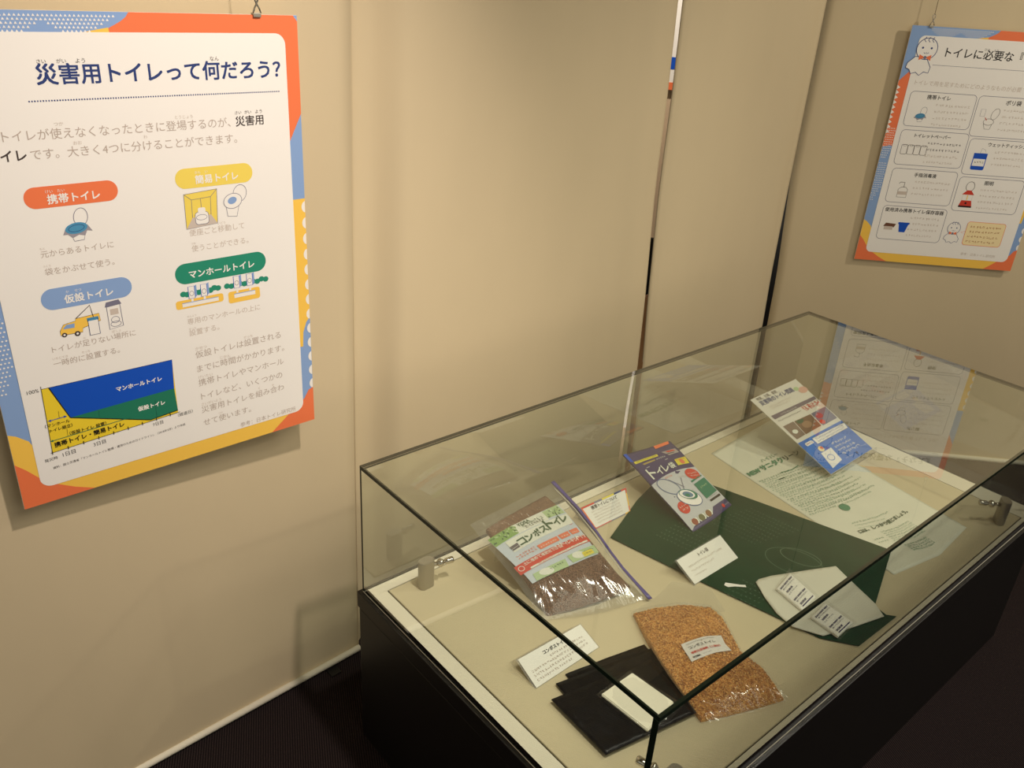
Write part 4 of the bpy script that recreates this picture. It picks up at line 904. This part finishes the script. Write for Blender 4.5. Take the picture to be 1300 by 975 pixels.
GREEN = mat('dark_green_plastic_sheet', (14, 58, 36), rough=.5, spec=.2, noise=(14, .15), bump=(14, .35, .005))
o, L, z = flat('plastic_sheet', [(.599, .194), (.78, .120), (.971, .064), (1.024, .226), (1.150, .653), (.919, .734), (.91, .742), (.905, .768), (.92, .785), (.76, .782), (.712, .717), (.692, .626), (.64, .40)], .0028, .0012, GREEN, 'large dark green plastic sheet spread flat in the middle of the case', 'plastic sheet')
gl = P_('faint_green_emboss', (88, 114, 90)); 
A = Art(lambda x, y, l: tuple(Vector(L(x, y)) + Vector((0, 0, .0014 + l))), o, step=.0004, asp=-1.0)
A.asp = 1.0; A.part('embossed_marks')
for k in range(9): A.scribble((.86 + k * .018, .30 + k * .004), (.88 + k * .018, .44 + k * .004), 16, gl, 0, .8)
for k in range(6): A.scribble((.70 + k * .018, .26), (.72 + k * .018, .36), 10, gl, 0, .8)
for k in range(5): A.scribble((.66 + k * .018, .50), (.68 + k * .018, .58), 8, gl, 0, .8)
A.ring(A.ell(.93, .53, .05, .03, 1.2), gl, .002, 0); A.ring(A.ell(.90, .53, .07, .05, 1.2), gl, .0015, 0)
A.part('white_scrap'); A.poly([(.683, .482), (.693, .478), (.715, .503), (.725, .512), (.720, .518), (.700, .500), (.685, .492)], WPR, 1)
A.done()

o, L, z = flat('paper_envelope', [(.751, .522), (.765, .520), (.80, .530), (.88, .565), (.966, .604), (.95, .643), (.915, .735), (.891, .769), (.80, .745), (.719, .719), (.689, .661), (.698, .615), (.72, .57)], .0062, .0012, mat('thin_white_plastic', (216, 214, 198), rough=.45, noise=(8, .03)), 'thin white plastic sleeve with pointed corners lying on the green sheet', 'sleeve', wr=.0004, seed=4)
for key, lab in (('pk1', 'small white sachet in clear wrap on the white sleeve, the one farther from the camera'), ('pk2', 'small white sachet in clear wrap on the white sleeve, the one nearer the camera')):
    q = dict(SH[key]); c0 = coons(q, .5, .5); r, L = item('sachet', c0[0], c0[1], lab, 'sachet', 'two printed sachets on the white sleeve')
    r.location.z += .0086
    qq = {k_: [[p[0], p[1], .0045] for p in q[k_]] for k_ in 'TRBL'}; qq['bulge'] = .003; qq['pw'] = .4
    F = surf(qq, L)
    patch('sachet_body', F, mat('sachet_paper', (250, 248, 238), rough=.4), r, n=14, k=20, close=.0)
    A = Art(F, r, step=.0006, asp=.5); A.part('sachet_print')
    SI = P_('sachet_ink', (52, 50, 96))
    for y in (.10, .62):
        A.text('DO NOT EAT', (.10, y + .05), (.90, y + .05), SI, 2, .035); A.text('食べられません', (.12, y + .13), (.88, y + .13), SI, 2); A.text('脱酸素', (.15, y + .26), (.55, y + .26), SI, 2, .01)
    A.scribble((.10, .45), (.75, .45), 6, SI, 2); A.rect(.15, .92, .9, .955, SI, 2)
    A.done()
    patch('clear_wrap', F, film_mat('sachet_wrap', haze=.02, rough=.15, gloss=.004, bd=.002), r, ((-.22, -.05), (1.15, -.08), (1.12, 1.08), (-.12, 1.12)), lift=.0015, n=16, k=20, wr=.001, ws=90)

# ---- black folded bags
BB = mat('black_bag_plastic', (10, 8, 9), rough=.4, spec=.3, bump=(16, .9, .010), noise=(20, .2))
for k, (pl_, lab) in enumerate((([(.192, .460), (.290, .478), (.385, .499), (.343, .674), (.161, .625)], 'lowest of the three folded black bags, its back corner farthest out'), ([(.157, .469), (.391, .520), (.332, .682), (.135, .638)], 'middle one of the three folded black bags'), ([(.120, .496), (.356, .541), (.322, .687), (.113, .649)], 'topmost of the three folded black bags, tip nearest the camera, under the white pack'))):
    flat('folded_black_bag', pl_, .0004 + k * .0042, .0018, BB, lab, 'bag', 'folded black bags', wr=.0010, seed=9 + k)
# ---- white paper pack with clear wrap
r, L = item('tissue_pack', .25, .60, 'folded white paper in clear wrap lying on the black bags', 'paper')
r.location.z += .0135
bm = bmesh.new(); prism(bm, [L(*p)[:2] for p in ((.291, .548), (.300, .649), (.207, .664), (.200, .550))], 0, .007); bmesh.ops.bevel(bm, geom=list(bm.edges), offset=.002, segments=3, affect='EDGES'); obj('folded_paper', bm, mat('soft_white_paper', (238, 234, 214), rough=.8), r)
tq = {'T': [[.196, .542, .0], [.296, .538, .0]], 'R': [[.296, .538, 0], [.315, .662, 0]], 'B': [[.200, .678, 0], [.315, .662, 0]], 'L': [[.196, .542, 0], [.200, .678, 0]], 'bulge': .009, 'pw': .3}
patch('clear_wrap', surf(tq, L), film_mat('pack_wrap', haze=.01, rough=.1, gloss=.01, bd=.002), r, lift=.0008, n=24, k=24, wr=.0008, ws=80)

# ---- bag of husk
q = SH['brown']; r, L = item('grain_bag', .45, .6, 'clear bag of orange-brown coarse husk with small white label, lying flat near the front', 'bag')
F = surf(q, L)
HUSK = grain_mat('husk', (240, 182, 98), (192, 128, 58), 330, .6)
patch('husk', F, HUSK, r, ((.015, .015), (.985, .015), (.985, .985), (.015, .985)), lift=0, wr=.0022, ws=22, n=40, k=50, close=.001)
grains('loose_husk', F, [mat('husk_light', (248, 198, 118), rough=.5), mat('husk_mid', (226, 164, 84), rough=.5), mat('husk_dark', (180, 118, 54), rough=.5)], r, ((.02, .02), (.98, .02), (.98, .98), (.02, .98)), 9000, .0026, .0012, 5)
A = Art(F, r, step=.0006, asp=.56); A.part('paper_label')
lb = [(.28, .446), (.771, .392), (.765, .555), (.265, .602)]
A.quad(lb, mat('label_paper', (226, 222, 214), rough=.45), 5.5, 10, 6)
A.part('label_print')
def lq(a, b): return tuple((1 - b) * ((1 - a) * lb[0][q_] + a * lb[1][q_]) + b * ((1 - a) * lb[3][q_] + a * lb[2][q_]) for q_ in (0, 1))
A.text('コンポストイレ', lq(.12, .42), lq(.80, .42), DGREY, 6.5, .005); A.text('堆肥化促進剤（１回分）', lq(.10, .68), lq(.84, .68), RED, 6.5, .012)
A.text('YOSA', lq(.08, .90), lq(.26, .90), INK, 6.5, .02); A.scribble(lq(.32, .88), lq(.55, .86), 8, OUT, 6.5); A.scribble(lq(.55, .72), lq(.80, .70), 8, OUT, 6.5); A.scribble(lq(.1, .17), lq(.8, .15), 16, DGREY, 6.5)
A.done()
patch('film', F, film_mat('husk_bag_film', haze=.03, rough=.11, gloss=.012, bs=26, bd=.003, st=(1.4, .5, 1)), r, ((-.015, -.01), (1.02, -.01), (1.015, 1.012), (-.015, 1.012)), lift=.0042, wr=.0012, ws=60, n=50, k=60)
bm = bmesh.new(); vv = [bm.verts.new(L(*p)) for p in ((.433, .417, .006), (.515, .418, .010), (.585, .405, .012), (.643, .470, .010), (.607, .542, .008), (.583, .530, .008), (.530, .460, .010))]; bm.faces.new(vv); bmesh.ops.triangulate(bm, faces=bm.faces); obj('film_flap', bm, FILM2, r)

for o in list(bpy.data.objects):
    for k in ('_u', '_v'):
        if k in o: del o[k]
for o in bpy.data.objects:
    if o.name.startswith('embossed_marks'): o['kind'] = 'stuff'
bpy.data.objects.remove(_to); bpy.data.curves.remove(_tc)
